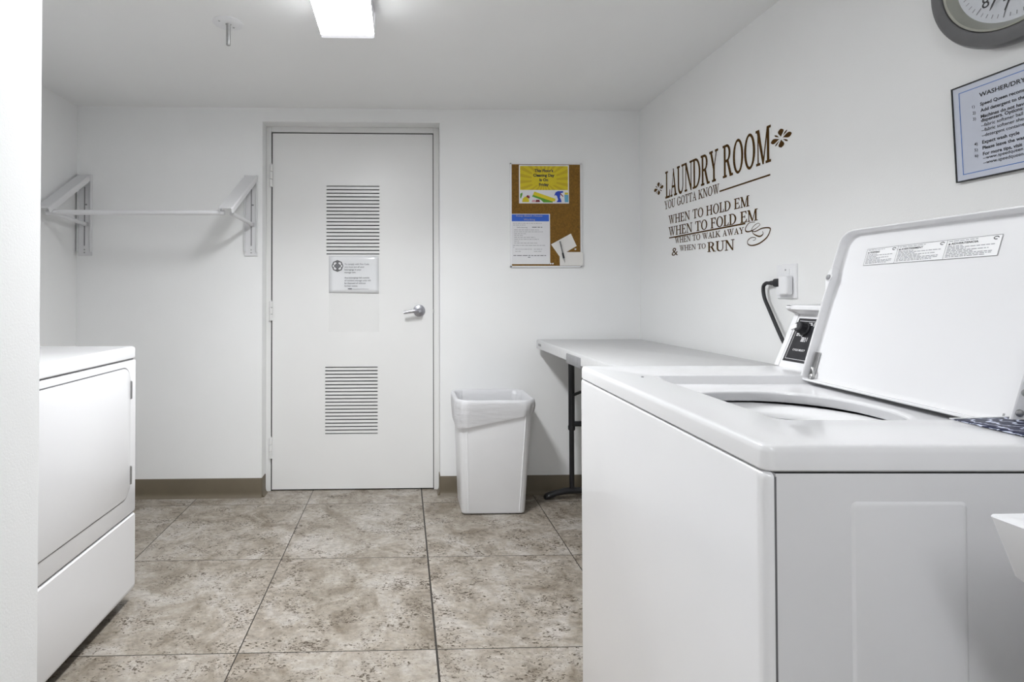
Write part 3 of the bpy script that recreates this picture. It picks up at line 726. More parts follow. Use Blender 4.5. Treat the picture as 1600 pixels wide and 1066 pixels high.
# ------------------------------------------------------------------ framed washer instructions
SY0, SZ0, SWD, SHT = 1.2775, 1.3605, .290, .2235
t = thing('instruction_sign', 'framed washer and dryer instruction sign on the right wall below the clock', 'sign', (XR, SY0 - SWD / 2, SZ0))
sp = Plane((XR - .0005, SY0, SZ0), (0, -1, 0), (-.0095, 0, .2235)); f_ = .0028     # hung on a nail, its top leaning off the wall
bm = new()
for q in (rect(0, 0, f_, SHT), rect(SWD - f_, 0, SWD, SHT), rect(f_, 0, SWD - f_, f_), rect(f_, SHT - f_, SWD - f_, SHT)): prism(bm, sp, q, 0, .009)
obj('frame', bm, M_black, t)
bm = new(); prism(bm, sp, rect(f_, f_, SWD - f_, SHT - f_), .001, .0072); obj('sheet', bm, M_sign, t)
bm = new(); bx = .0165; by = .0155; lw = .0016
for q in (rect(bx, by, bx + lw, SHT - by), rect(SWD - bx - lw, by, SWD - bx, SHT - by), rect(bx + lw, by, SWD - bx - lw, by + lw), rect(bx + lw, SHT - by - lw, SWD - bx - lw, SHT - by)): flat(bm, sp, q, .0076)
obj('border', bm, M_bluel, t, label='thin blue border line')
bm = new(); H_ = .0077
text(bm, sp, 'WASHER/DRYER', .062, SHT - .0405, .0098, bold=.02, h=H_, width=.111)
LN = [('1)', 'Speed Queen recommends', .0600, 1), ('2)', 'Add detergent to the washer', .0755, 1), ('3)', 'Machines do not have', .0905, 1), ('', 'dispensers. Options:', .1000, 1), ('', '--fabric softener ball', .1120, 0), ('', '--fabric softener sheets', .1240, 0), ('', '--detergent container', .1365, 0),
      ('4)', 'Expect wash cycle', .1530, 1), ('5)', 'Please leave the washer', .1670, 1), ('6)', 'For more tips, visit', .1815, 1), ('', '--www.speedqueen', .1915, 0), ('', '--www.speedqueen', .2030, 0)]
for nmb, s, dz, bld in LN:
    z = SHT - .0605 - (dz - .060) * .93
    if nmb: text(bm, sp, nmb, .0455, z, .0068, bold=.01, h=H_)
    text(bm, sp, s, .063, z, .0076, bold=.024 if bld else .008, h=H_)
obj('lettering', bm, M_ink, t, label='black printed lettering')

# ------------------------------------------------------------------ wall socket, adapter and cord
op = Plane((XR, 1.919, 1.0825), (0, -1, 0), (0, 0, 1))
t = thing('wall_socket', 'white wall socket plate above the washer on the right wall', 'socket', (XR, 1.87, 1.0825))
bm = new(); loft(bm, [[op.p(x, y, h) for x, y in rrect(d_, .098 - d_, d_, .120 - d_, .004, 3)] for d_, h in ((0, 0), (0, .003), (.003, .0065))]); obj('plate', bm, M_plast, t, smooth=35)
bm = new(); loft(bm, [[op.p(x, y, h) for x, y in rrect(.031, .067, .017, .103, .003, 3)] for h in (.006, .008)]); obj('outlet', bm, M_plast, t, smooth=35)
bm = new(); lathe(bm, [(.0035, 0), (.003, .001), (.001, .0016)], op.p(.049, .0995, .0078), op.n, 10); obj('screw', bm, M_zinc, t, smooth=35)
t = thing('plug_adapter', 'chunky white plug adapter plugged into the wall socket', 'adapter', (XR - .0085, 1.855, 1.0945))
bm = new(); loft(bm, [[op.p(x, y, h) for x, y in rrect(.043 + d_, .086 - d_, .014 + d_, .079 - d_, .006, 5)] for d_, h in ((.004, .0085), (.001, .010), (0, .013), (0, .026), (.0015, .030), (.005, .032))]); obj('body', bm, M_plast, t, smooth=40)
bm = new(); loft(bm, [[op.p(x, y, h) for x, y in rrect(.020 + d_, .046, .012 + d_, .044 - d_, .005, 4)] for d_, h in ((.002, .0095), (0, .012), (0, .020), (.002, .023))]); obj('side_outlet', bm, M_plast, t, smooth=40)
t = thing('power_cord', 'black power cord with plug running from the adapter down behind the washer', 'cord', (XR - .03, 1.93, 1.0))
bm = new()
pc = op.p(.0425, .056, .020)
loft(bm, [[pc + Vector((rz_ * math.cos(a), dx_, ry_ * math.sin(a))) for a in [2 * math.pi * i / 16 for i in range(16)]] for dx_, rz_, ry_ in ((0, .009, .012), (.003, .011, .0145), (.030, .011, .0145), (.036, .008, .010), (.042, .007, .008), (.050, .007, .0085), (.056, .006, .0065), (.068, .006, .006))])
obj('plug', bm, M_rubber, t, smooth=35)
bm = new(); q0 = pc + Vector((0, .066, 0)); qx = q0.x
tube(bm, smoothpath([q0, q0 + Vector((0, .014, -.001)), (qx, 1.970, 1.124), (qx - .002, 1.962, 1.088), (qx - .004, 1.930, 1.040), (qx - .008, 1.858, .940), (XR - .035, 1.785, .865), (XR - .045, 1.745, .78), (XR - .05, 1.73, .60)], 8), .0062, 12)
obj('cable', bm, M_rubber, t, smooth=50)

# ------------------------------------------------------------------ folding table
TH = .857; RT = R(-.8)
tb = thing('folding_table', 'white plastic folding table with black legs against the right wall', 'table', (.728, 3.022, 0), RT)
# local: x 0..width toward the wall, y 0..-length toward the camera
TW, TL = .576, 1.21
bm = new()
loft(bm, [[(x, y, z) for x, y in rrect(d_, TW - d_, -TL + d_, -d_, .012, 6)] for d_, z in ((.010, TH - .050), (0, TH - .046), (0, TH - .008), (.0025, TH - .002), (.007, TH))])
obj('tabletop', bm, M_table, tb, smooth=35, local=True)
bm = new(); box(bm, -.0015, .0015, -.115, -.06, TH - .030, TH - .018); obj('name_plate', bm, M_grey, tb, local=True, label='small dark plate on the edge')
bm = new(); box(bm, -.004, .06, -.80, -.60, TH - .058, TH - .014, .004); box(bm, -.006, .0, -.77, -.63, TH - .050, TH - .024, .002); obj('fold_latch', bm, M_grey, tb, local=True, smooth=30, label='grey fold latch under the edge')
def table_leg(y, sgn):
    for lx in (.180, .396):
        bm = new(); tube(bm, [(lx, y, TH - .05), (lx, y, .375)], .0165, 18); lathe(bm, [(.0175, 0), (.0190, .004), (.0190, .020), (.0175, .024)], (lx, y, .372), (0, 0, 1), 18)
        tube(bm, [(lx, y, .38), (lx, y, .05)], .0132, 16); obj('leg', bm, M_black, tb, smooth=40, local=True)
    bm = new(); tube(bm, [(.180, y, .405), (.396, y, .405)], .0145, 12); obj('crossbar', bm, M_black, tb, smooth=40, local=True)
    bm = new(); tube(bm, [(.180, y, .555), (.23, y + sgn * .08, .60), (.288, y + sgn * .24, TH - .06)], .008, 10); obj('brace', bm, M_black, tb, smooth=40, local=True)
    bm = new()
    loops = []
    for x, zc, hz, hy in ((.030, .010, .008, .018), (.036, .015, .014, .022), (.055, .021, .019, .023), (.08, .027, .018, .022), (.095, .034, .0165, .019), (.15, .046, .017, .018), (.288, .048, .017, .018), (.426, .046, .017, .018), (.481, .034, .0165, .019), (.496, .027, .018, .022), (.521, .021, .019, .023), (.54, .015, .014, .022), (.546, .010, .008, .018)):
        loops.append([(x, y + hy * math.cos(a), zc + hz * math.sin(a)) for a in [2 * math.pi * i / 16 for i in range(16)]])
    loft(bm, loops); obj('foot', bm, M_black, tb, smooth=45, local=True)
table_leg(-.048, -1); table_leg(-TL + .06, 1)

# ------------------------------------------------------------------ trash can and bag
CTX = .4575
t = thing('trash_can', 'white plastic trash can between the door and the table', 'trash can', (CTX, 2.88, 0))
def canloop(f, d_=0.0, n=7):
    # f 0 base .. 1 rim
    x0, x1 = .2905 + (.270 - .2905) * f, .611 + (.645 - .611) * f
    ya, yb = 2.770 + (2.712 - 2.770) * f, 3.0 + (3.030 - 3.0) * f
    return rrect(x0 + d_, x1 - d_, ya + d_, yb - d_, max(.026 + .032 * f - d_, .004), n)
HC = .578
bm = new()
loops = [[(x, y, z) for x, y in canloop(z / HC, d_)] for d_, z in ((.012, .006), (.003, .008), (0, .016), (0, .545), (-.004, .548), (-.008, .555), (-.008, HC - .004), (-.005, HC), (.0, HC - .001), (.004, HC - .006), (.004, .5), (.004, .02))]
loft(bm, loops); obj('body', bm, M_plast, t, smooth=35)
for x0b, x0t in ((.3255, .312), (.580, .606)):     # moulded ribs down the front
    bm = new(); loft(bm, [[(x - .0035, y + .001, z), (x - .001, y - .0025, z), (x + .001, y - .0025, z), (x + .0035, y + .001, z)] for x, y, z in ((x0b, 2.770 - .058 * .03, .017), (x0t, 2.770 - .058 * .9, .53))])
    obj('rib', bm, M_plast, t, smooth=30)
for i in range(4):
    x = (.325, .59)[i % 2]; y = (2.815, 2.97)[i // 2]
    bm = new(); lathe(bm, [(.016, 0), (.016, .008)], (x, y, .0), (0, 0, 1), 12); obj('foot_pad', bm, M_plast, t)
t2 = thing('trash_bag', 'thin white trash bag lining the can, folded over its rim', 'trash bag', (CTX, 2.87, .43))
bm = new()
N_ = 11
def bagloop(z, d_, droop=None, wob=0.0):
    P = canloop(z / HC, d_, N_); out = []
    n = len(P)
    for i, (x, y) in enumerate(P):
        s = (x - .272) / .375
        k = wob * (math.sin(i * 2.1) * .5 + math.sin(i * 5.3 + 1) * .5)
        cxn, cyn = x - CTX, y - 2.87; L_ = math.hypot(cxn, cyn)
        zz_ = z if droop is None else HC - (HC - z) * 1.0 - droop * (1 - s)
        out.append((x + cxn / L_ * k, y + cyn / L_ * k, zz_))
    return out
loops = []
for z, d_, dr, wb in ((.512, -.0085, .072, .003), (.520, -.011, .062, .006), (.536, -.0135, .038, .008), (.553, -.016, .014, .006), (.568, -.015, .0, .002), (.5795, -.012, None, .0008), (.5840, -.006, None, .0004), (.5830, .001, None, .0004), (.575, .008, None, .001), (.54, .014, None, .004), (.48, .024, None, .006), (.36, .036, None, .007), (.22, .046, None, .007), (.09, .055, None, .006)):
    loops.append(bagloop(z, d_, dr, wb))
loft(bm, loops, False, True); obj('liner', bm, M_bag, t2, smooth=70)

# ------------------------------------------------------------------ dryer (left)
DF = -.963; DY0, DY1 = 1.345, 2.033
t = thing('dryer', 'white front loading dryer against the left wall', 'dryer', (-1.31, (DY0 + DY1) / 2, 0))
bm = new(); box(bm, -1.66, DF - .018, DY0 + .002, DY1 - .002, .075, .869, .004); obj('cabinet', bm, M_app2, t, smooth=30)
fp = Plane((DF, DY0, 0), (0, 1, 0), (0, 0, 1))      # normal +x
WD_ = DY1 - DY0
bm = new()
loft(bm, [[fp.p(x, y, h) for x, y in rrect(d_, WD_ - d_, .325 + d_, .868 - d_, .006, 3)] for d_, h in ((0, -.018), (0, -.006), (.002, -.002), (.006, 0))]); obj('front_panel', bm, M_app, t, smooth=30)
dx0, dx1, dz0, dz1 = .05, WD_ - .050, .392, .8435
rr = (.045, .045, .045, .045)
bm = new(); loft(bm, [[fp.p(x, y, h) for x, y in rrect(dx0 - .004, dx1 + .004, dz0 - .004, dz1 + .004, .047, 8)] for h in (-.002, .0004)]); obj('door_gap', bm, M_ring, t, label='dark gap around the door')
bm = new(); loft(bm, [[fp.p(x, y, h) for x, y in rrect(dx0 + d_, dx1 - d_, dz0 + d_, dz1 - d_, .045 - d_, 8)] for d_, h in ((0, -.004), (0, .0022), (.0007, .0034), (.0022, .004))]); dd = obj('door', bm, M_app, t, smooth=30)
for a, b_ in ((.731, .796), (.432, .497)):
    bm = new(); box(bm, DF + .0004, DF + .0045, DY0 + dx1 - .003, DY0 + dx1 + .007, a, b_, .001)
    tube(bm, [(DF + .0045, DY0 + dx1 + .003, a + .002), (DF + .0045, DY0 + dx1 + .003, b_ - .002)], .0038, 10); obj('hinge', bm, M_zinc, dd, smooth=35)
bm = new()
loft(bm, [[fp.p(x, y, h) for x, y in rrect(d_, WD_ - d_, .046 + d2, .3195 - d_, .005, 3)] for d_, d2, h in ((0, 0, -.02), (0, 0, -.012), (.002, .006, -.004), (.005, .016, 0))]); obj('lower_panel', bm, M_app, t, smooth=25)
bm = new(); box(bm, DF - .012, DF - .009, DY0 + .003, DY1 - .003, .3195, .3255); obj('seam', bm, M_grey, t)
bm = new(); box(bm, DF - .014, DF - .010, DY0 + .003, DY1 - .003, .866, .8745); obj('seam', bm, M_grey, t)
bm = new(); box(bm, -1.64, DF - .05, DY0 + .02, DY1 - .02, .012, .075); obj('base', bm, M_dark, t)
for x in (-1.6, -1.04):
    for y in (DY0 + .06, DY1 - .06):
        bm = new(); lathe(bm, [(.02, 0), (.02, .014)], (x, y, 0), (0, 0, 1), 12); obj('foot', bm, M_rubber, t)
bm = new(); loft(bm, [[(x, y, z) for x, y in rrect(-1.665 + d_, DF - d_, DY0 + d_, DY1 - d_, .014, 5)] for d_, z in ((.002, .8735), (0, .876), (0, .907), (.0025, .9125), (.008, .9153))]); obj('top_panel', bm, M_app, t, smooth=35)
bm = new(); loft(bm, [[(x, y, z) for x, z in ((-1.50, .9155), (-1.54, 1.03), (-1.53, 1.045), (-1.56, 1.055), (-1.66, 1.03), (-1.66, .9155))] for y in (DY0 + .01, DY1 - .01)]); cn = obj('console', bm, M_app, t, smooth=30)
bm = new(); loft(bm, [[(-1.5035 + dx_, y, .930), (-1.5325 + dx_, y, 1.012), (-1.5345 + dx_, y, 1.011), (-1.5055 + dx_, y, .929)] for dx_, y in ((.0, DY0 + .04), (.0, DY1 - .04))]); obj('control_panel', bm, M_panel, cn)

# ------------------------------------------------------------------ washer (right foreground)
WO = (.3743, .5654, 0); RW = R(-1.86)
ws = thing('washer', 'white top loading washer with its lid open in the right foreground', 'washer', WO, RW)
WW, WT = .666, .9365
LC = dict(local=True)
def rl_(x0, x1, y0, y1, z): return [(x, y, z) for x, y in rrect(x0, x1, y0, y1, .006, 3)]
bm = new(); box(bm, .0115, .685, .0012, WW - .0012, .03, .9076)
bmesh.ops.delete(bm, geom=[f for f in bm.faces if f.calc_center_median().z > .907], context='FACES')      # open under the top
# pressed panel on the side facing the camera
loft(bm, [[(x, y, z) for x, z in rrect(.0905 + d_, .2075 - d_, .20 + d_, .8775 - d_, .006, 3)] for d_, y in ((-.0015, .0014), (0, .0004), (.0008, -.0003), (.0022, -.0007))])
obj('cabinet', bm, M_app2, ws, smooth=30, **LC)
bm = new()
def fl(d_, u): return [(u, y, z) for y, z in rrect(d_, WW - d_, .05 + d_ * .5, .9082 - d_ * .4, .006, 4)]
loft(bm, [fl(.0008, .0100), fl(0, .0092), fl(0, .0085), fl(.0008, .0055), fl(.003, .0025), fl(.006, .0006), fl(.010, 0)]); obj('front_panel', bm, M_app, ws, smooth=40, **LC)
bm = new(); loft(bm, [rl_(.009, .685, .006, WW - .006, z) for z in (.9055, .9105)] + [rl_(.016, .678, .013, WW - .013, z) for z in (.9105, .9055)], False, False); obj('seam', bm, M_ring, ws, label='dark seam under the top', **LC)
bm = new(); box(bm, .0098, .0120, .0006, WW - .0006, .06, .9043); obj('seam', bm, M_ring, ws, label='dark seam under the top', **LC)
for x in (.06, .63):
    for y in (.05, WW - .05):
        bm = new(); lathe(bm, [(.022, 0), (.022, .03)], (x, y, 0), (0, 0, 1), 14); obj('foot', bm, M_rubber, ws, **LC)
# top: rounded rim, sunken lid bed, round mouth
n_ = 12
def rl(x0, x1, y0, y1, r, z): return [(x, y, z) for x, y in rrect(x0, x1, y0, y1, r, n_)]
bu0, bu1, bv0, bv1 = .092, .425, .120, .519
hu, hv, hr = .221, .303, .137
tops = [rl(.012, .69, .012, WW - .012, .008, .9090), rl(.002, .70, .002, WW - .002, .013, .9092), rl(0, .702, 0, WW, .014, .9112), rl(0, .702, 0, WW, .014, .9285), rl(.0008, .7012, .0008, WW - .0008, .0135, .9335), rl(.0026, .6994, .0026, WW - .0026, .0125, .9357), rl(.0055, .6965, .0055, WW - .0055, .011, .9364), rl(.009, .693, .009, WW - .009, .009, WT),
        rl(bu0, bu1, bv0, bv1, .02, WT), rl(bu0 + .004, bu1 - .004, bv0 + .004, bv1 - .004, .02, WT - .0012), rl(bu0 + .020, bu1 - .012, bv0 + .012, bv1 - .011, .02, .9205), rl(bu0 + .026, bu1 - .018, bv0 + .018, bv1 - .016, .02, .9190)]
def hl(r, z, k=1.0): return [(hu + (x - hu) * k, y, z) for x, y in rrect(hu - r, hu + r, hv - r, hv + r, r * .86, n_)]
tops += [hl(hr + .010, .9188), hl(hr + .004, .9182), hl(hr + .0008, .9165), hl(hr, .9145), hl(hr + .001, .912), hl(hr + .012, .8985), hl(hr + .026, .8975)]
loft(bm := new(), tops, False, False); obj('top_panel', bm, M_app, ws, smooth=38, **LC)
bm = new(); lathe(bm, [(.158, .8945), (.146, .8948), (.134, .8930), (.119, .8870), (.113, .883), (.111, .877), (.115, .871), (.14, .867), (.166, .866)], (hu, hv, 0), (0, 0, 1), 64, False); obj('balance_ring', bm, M_tub, ws, smooth=50, label='white ring inside the mouth', **LC)
bm = new(); lathe(bm, [(.162, .862), (.16, .60), (.15, .52), (.05, .50)], (hu, hv, 0), (0, 0, 1), 48, False); lathe(bm, [(.16, .498), (.0, .497)], (hu, hv, 0), (0, 0, 1), 48, False); obj('basket', bm, M_drum, ws, smooth=50, **LC)
bm = new(); lathe(bm, [(.09, .50), (.07, .53), (.04, .56), (.034, .66), (.034, .76), (.026, .79), (.0, .795)], (hu, hv, 0), (0, 0, 1), 28, False)
for k in range(4):
    a = math.pi / 2 * k + .4; c, s = math.cos(a), math.sin(a)
    loft(bm, [[(hu + c * r_ - s * q, hv + s * r_ + c * q, z) for r_, z in ((.02, .52), (.085, .515), (.06, .56), (.04, .70), (.02, .72))] for q in (-.004, .004)])
obj('agitator', bm, M_tub, ws, smooth=40, **LC)
bm = new()
for (x, y) in ((.069, .490),): lathe(bm, [(.0028, 0), (.0024, .0012), (.0008, .0018)], (x, y, WT), (0, 0, 1), 10)
obj('lid_bumper', bm, M_grey, ws, smooth=40, **LC)
# console
prof = [(.440, WT), (.4885, 1.0510), (.473, 1.0585), (.4685, 1.0625), (.4685, 1.068), (.472, 1.0715), (.478, 1.0725), (.56, 1.0725), (.64, 1.05), (.662, 1.01), (.664, WT)]
bm = new(); loft(bm, [[(u_, v_, z_) for u_, z_ in prof] for v_ in (.022, .661)]); cn = obj('console', bm, M_app, ws, smooth=32, **LC)
gp = [(u_ + .002 * (1 if u_ < .5 else -1), z_ - .0015 if z_ > .94 else z_) for u_, z_ in prof]
for a, b_ in ((.6605, .6625), (.0205, .0225)):
    bm = new(); loft(bm, [[(u_, v_, z_) for u_, z_ in gp] for v_ in (a, b_)]); obj('console_seam', bm, M_grey, cn, **LC)
for a, b_ in ((.662, .678), (.005, .021)):
    bm = new(); e_ = [(u_ - (.0012 if u_ < .5 else 0), z_ + (.0012 if z_ > 1.0 else 0)) for u_, z_ in prof]
    loft(bm, [[(u_, v_, z_) for u_, z_ in e_] for v_ in (a, b_)]); obj('console_end', bm, M_app, cn, bevel=.0025, **LC)
sd = Vector((.047, 0, .111)).normalized()
kp = Plane((.440, .660, WT), (0, -1, 0), sd)       # sloping face, x runs from the far end toward the camera
bm = new(); prism(bm, kp, rect(.004, .0145, .622, .1150), -.0005, .0008); cpn = obj('control_panel', bm, M_panel, cn, label='black control panel', **LC)
bm = new(); w_ = .0009
def frame_line(x0, y0, x1, y1):
    for q in (rect(x0, y0, x0 + w_, y1), rect(x1 - w_, y0, x1, y1), rect(x0, y0, x1, y0 + w_), rect(x0, y1 - w_, x1, y1)): flat(bm, kp, q, .0012)
frame_line(.010, .020, .145, .109); frame_line(.155, .020, .614, .109)
text(bm, kp, 'CYCLE SELECT', .023, .040, .0042, bold=.02, h=.0012)
for x0, y0, n in ((.040, .1035, 2), (.016, .0775, 2), (.036, .0690, 3)):
    for q in range(n): wordbars(bm, kp, x0, y0 - q * .0036, .014, .0022, .0012, .006)
    flat(bm, kp, rect(x0 + .017, y0 - .006, x0 + .0185, y0 + .003), .0012)
for k in range(3): text(bm, kp, ('WASH', 'RINSE', 'SPIN')[k], .20 + k * .12, .040, .0055, h=.0012)
obj('panel_print', bm, M_label, cpn, label='white print', **LC)
bm = new(); ko = kp.p(.036, .0905, .0008); lathe(bm, [(.0150, 0), (.0150, .003), (.0130, .005), (.0115, .017), (.0095, .019), (.0, .0195)], ko, kp.n, 28)
kb = obj('knob', bm, M_rubber, cpn, smooth=35, label='black selector knob', **LC)
bm = new(); k2 = Plane(kp.p(.034, .0900, .0185), (kp.r * .9 + kp.u * .45), (kp.u * .9 - kp.r * .45)); prism(bm, k2, [(-.0145, -.0045), (.002, -.0050), (.002, .0050), (-.0145, .0045)], 0, .0035); obj('pointer', bm, M_label, kb, bevel=.001, label='bright pointer', **LC)
# open lid, leaning back: frame at the hinge corner farthest from the camera
Fp, Np = Vector((.3893, .5115, .928)), Vector((.3704, .1605, .928))
e_ = (Np - Fp).normalized(); nb = Vector((e_.y, -e_.x, 0)); nb = nb if nb.x < 0 else -nb   # horizontal, toward the viewer's left
tl = R(16); lup = -nb * math.sin(tl) + zz * math.cos(tl)
lp = Plane(Fp, e_, lup)
LWd, LHt, DP = .402, .304, .024
sgn = 1 if lp.n.dot(nb) > 0 else -1
def ll(d_, h, r): return [lp.p(x, y * (1 - .026 * x / .4 * y / .3), sgn * h) for x, y in rrect(d_ - .009, LWd - d_, d_, LHt - d_, [max(q - d_, .003) for q in (.03, .03, .012, .012)], 7)]
bm = new(); loft(bm, [ll(.006, -DP, 0), ll(.0015, -DP + .003, 0), ll(0, -DP + .008, 0), ll(0, -.0012, 0), ll(.001, 0, 0), ll(.003, 0, 0), ll(.0042, -.0015, 0), ll(.0055, -.013, 0), ll(.009, -.0155, 0), ll(.014, -.016, 0)])
lid = obj('lid', bm, M_app, ws, smooth=32, **LC)
bm = new(); bo = lp.p(-.0065, .2085, -sgn * .014)
# little boss swelling out of the rim that carries the bumper
def boss(h): return [lp.p(x, y, sgn * h) for x, y in [(-.004, .178), (-.010, .190), (-.0135, .199), (-.0150, .2075), (-.0140, .216), (-.010, .224), (-.004, .230), (-.002, .2085)]]
loft(bm, [boss(-.016), boss(.0003), ]); lathe(bm, [(.0078, -.001), (.0080, .0008), (.0072, .0016)], lp.p(-.0065, .2085, 0), lp.n * sgn, 20)
obj('bumper_boss', bm, M_app, lid, smooth=40, **LC)
bm = new(); lathe(bm, [(.0056, 0), (.0056, .0022), (.0045, .003), (.0, .0032)], lp.p(-.0065, .2085, sgn * .0006), lp.n * sgn, 20); obj('bumper', bm, M_grey, lid, smooth=40, label='dark grey rubber bumper', **LC)
bm = new(); pz_ = -.0150
prism(bm, lp, [(.0005, .012), (.0085, .012), (.0085, .060), (.0005, .060)], sgn * pz_, sgn * (pz_ + .002)); prism(bm, lp, [(-.0005, .012), (.001, .012), (.001, .060), (-.0005, .060)], sgn * pz_, sgn * (pz_ + .006))
tube(bm, [lp.p(.0135, .010, sgn * (pz_ + .004)), lp.p(.011, .022, sgn * (pz_ + .006)), lp.p(.005, .028, sgn * (pz_ + .006))], .0022, 8); lathe(bm, [(.005, 0), (.005, .005), (.003, .006)], lp.p(.0045, .011, sgn * pz_), lp.n * sgn, 12)
obj('hinge', bm, M_zinc, lid, smooth=35, **LC)
for y in (.022, .048):
    bm = new(); lathe(bm, [(.0048, 0), (.0044, .0014), (.002, .0022)], lp.p(LWd, y, -sgn * .007), e_, 14)
    obj('screw', bm, M_zinc, lid, smooth=35, **LC)
bm = new(); tube(bm, [lp.p(.376, .012, sgn * (-.0155)), lp.p(.379, .012, sgn * (-.012)), lp.p(.379, .018, sgn * (-.012))], .0011, 8); obj('clip', bm, M_zinc, lid, smooth=40, **LC)
bm = new(); lx0, lx1, ly0, ly1 = .0535, .3060, .2335, .2650; hb = -.0156
prism(bm, lp, rect(lx0, ly0, lx1, ly1), sgn * hb, sgn * (hb + .0003)); lb = obj('warning_label', bm, M_label, lid, label='white trilingual warning label', **LC)
bm = new(); wv = .0005; h2 = sgn * (hb + .0006)
divs = [lx0, .1245, .2195, lx1]
for q in (rect(lx0, ly0, lx1, ly0 + wv), rect(lx0, ly1 - wv, lx1, ly1)): flat(bm, lp, q, h2)
for x in divs: flat(bm, lp, rect(x - wv / 2, ly0, x + wv / 2, ly1), h2)
for k, s in enumerate(('WARNING', 'AVERTISSEMENT', 'ADVERTENCIA')):
    x0, x1 = divs[k] + .003, divs[k + 1] - .004; wide = x1 - x0
    text(bm, lp, s, x0 + .005, ly1 - .0085, .0032, width=wide * (.36, .50, .56)[k], bold=.02, h=h2)
    flat(bm, lp, [(x0, ly1 - .0088), (x0 + .004, ly1 - .0088), (x0 + .002, ly1 - .0052)], h2)
    ox, oy = x1 - .004, ly1 - .0045
    for q in arc(ox, oy, .0042, .0026, .0030, .0014, ox, oy, 0, 300, 14): flat(bm, lp, q, h2)
obj('label_print', bm, M_ink, lb, label='dark print', **LC)
bm = new()
for k in range(3):
    x0, x1 = divs[k] + .003, divs[k + 1] - .004; wide = x1 - x0
    wordbars(bm, lp, x0, ly1 - .0032, wide * .6, .0008, h2, .006)
    for q in range(8): wordbars(bm, lp, x0, ly1 - .0115 - q * .0024, wide * (.35, .95, .4, .85, .55, .95, .92, .8)[q], .0010, h2, .005)
obj('label_fine_print', bm, M_soft, lb, label='fine grey print', **LC)

# glossy printed leaflet on the near corner of the washer top
lm = bpy.data.materials.new('glossy_navy_print'); lm.use_nodes = True
_n = lm.node_tree; _b = _n.nodes['Principled BSDF']; _b.inputs['Roughness'].default_value = .45; _b.inputs['Specular IOR Level'].default_value = .2
_tc = _n.nodes.new('ShaderNodeTexCoord'); _w = _n.nodes.new('ShaderNodeTexWave'); _w.inputs['Scale'].default_value = 18; _w.inputs['Distortion'].default_value = 9; _w.inputs['Detail'].default_value = 3; _w.inputs['Detail Scale'].default_value = 1.5
_mp = _n.nodes.new('ShaderNodeMapping'); _mp.inputs['Scale'].default_value = (1, 3, 1); _n.links.new(_tc.outputs['Object'], _mp.inputs[0]); _n.links.new(_mp.outputs[0], _w.inputs['Vector'])
_r = _n.nodes.new('ShaderNodeValToRGB'); _n.links.new(_w.outputs['Fac'], _r.inputs[0])
_r.color_ramp.elements[0].position = .80; _r.color_ramp.elements[0].color = (.012, .016, .05, 1); _r.color_ramp.elements[1].position = .97; _r.color_ramp.elements[1].color = (.62, .66, .80, 1)
_n.links.new(_r.outputs[0], _b.inputs['Base Color'])
t = thing('leaflet', 'dark navy glossy leaflet lying on the near right corner of the washer', 'leaflet', (.76, .61, WT + .0004))
wmat = WM[ws]
LQ = [(.3045, .1165), (.3035, .024), (.50, .018), (.50, .129)]
bm = new(); K = 12
for i in range(K):
    for j in range(4):
        q = []
        for di, dj in ((0, 0), (1, 0), (1, 1), (0, 1)):
            s, v_ = (i + di) / K, (j + dj) / 4
            a = Vector(LQ[1]).lerp(Vector(LQ[2]), s); b_ = Vector(LQ[0]).lerp(Vector(LQ[3]), s); p = a.lerp(b_, v_)
            q.append(wmat @ Vector((p.x, p.y, WT + .0018 + .0035 * v_ ** 3 * s)))
        face(bm, q)
lf = obj('sheet', bm, lm, t, smooth=60); so = lf.modifiers.new('thickness', 'SOLIDIFY'); so.thickness = .0006; so.offset = -1
bm = new(); E0, E1 = Vector(LQ[0]), Vector(LQ[3]); loops = []
for i in range(13):
    s = i / 12; p = E0.lerp(E1, s); z = WT + .0018 + .0035 * s
    loops.append([wmat @ Vector((p.x, p.y + a, z + b_)) for a, b_ in ((0, -.0004), (0, .0008), (.0035, .0008), (.0035, -.0004))])
loft(bm, loops); obj('white_margin', bm, M_paper, t, label='white margin')

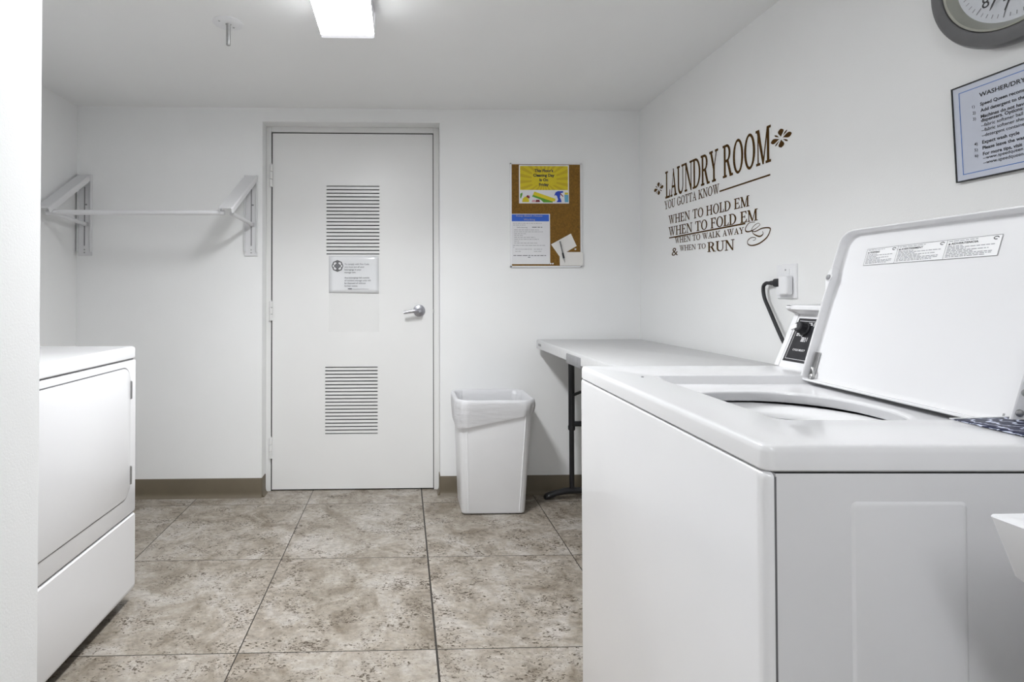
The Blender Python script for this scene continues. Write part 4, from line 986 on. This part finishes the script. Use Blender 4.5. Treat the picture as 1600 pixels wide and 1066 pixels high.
# ------------------------------------------------------------------ utility sink (right edge)
t = thing('utility_sink', 'white plastic utility sink standing in front of the washer at the right edge', 'sink', (.90, .14, 0))
SX0, SX1, SYa, SYb, SZ = .4865, 1.30, -.20, .450, .9107
def sl(d_, z, r=.012, dy=None):
    e = d_ if dy is None else dy
    return [(x, y, z) for x, y in rrect(SX0 + d_, SX1 - d_, SYa + e, SYb - e, r, 5)]
bm = new()
loft(bm, [sl(.12, .565, .05), sl(.030, .845, .03, .02), sl(.022, .8505, .02, .012), sl(.0145, .8615, .006, .004), sl(.0010, .906, .004, .0006), sl(0, .9088, .004), sl(.0006, .9103, .004), sl(.0022, SZ, .004), sl(.014, SZ, .006), sl(.0165, .908, .012), sl(.034, .86, .03), sl(.05, .80, .04), sl(.14, .60, .06), sl(.19, .592, .06)])
obj('basin', bm, M_plast, t, smooth=35)
bm = new(); lathe(bm, [(.03, .5925), (.03, .5945), (.022, .5945), (.02, .593), (.0, .593)], (.894, .125, 0), (0, 0, 1), 24); obj('drain', bm, M_chrome, t, smooth=35)
for x, y in ((.575, .355), (1.215, .355), (.575, -.105), (1.215, -.105)):
    bm = new(); tube(bm, [(x, y, .80), (x, y, .0)], .028, 16, r1=.02); obj('leg', bm, M_plast, t, smooth=40)
bm = new(); lathe(bm, [(.02, .60), (.02, .40)], (.894, .125, 0), (0, 0, 1), 18); tube(bm, smoothpath([(.894, .125, .42), (.894, .125, .33), (.95, .125, .29), (1.0, .125, .34), (1.06, .125, .38), (XR - .002, .125, .38)], 6), .019, 14); obj('drain_pipe', bm, M_plast, t, smooth=40)
bm = new(); tube(bm, smoothpath([(1.255, .125, .908), (1.255, .125, 1.05), (1.20, .125, 1.09), (1.12, .125, 1.06), (1.10, .125, 1.03)], 6), .010, 14); lathe(bm, [(.028, .910), (.024, .93), (.012, .935)], (1.255, .125, 0), (0, 0, 1), 20)
fc = obj('faucet', bm, M_chrome, t, smooth=40)
for y in (.045, .205):
    bm = new(); lathe(bm, [(.018, .910), (.014, .94), (.016, .945), (.016, .965), (.0, .97)], (1.265, y, 0), (0, 0, 1), 16); obj('tap_handle', bm, M_chrome, fc, smooth=40)
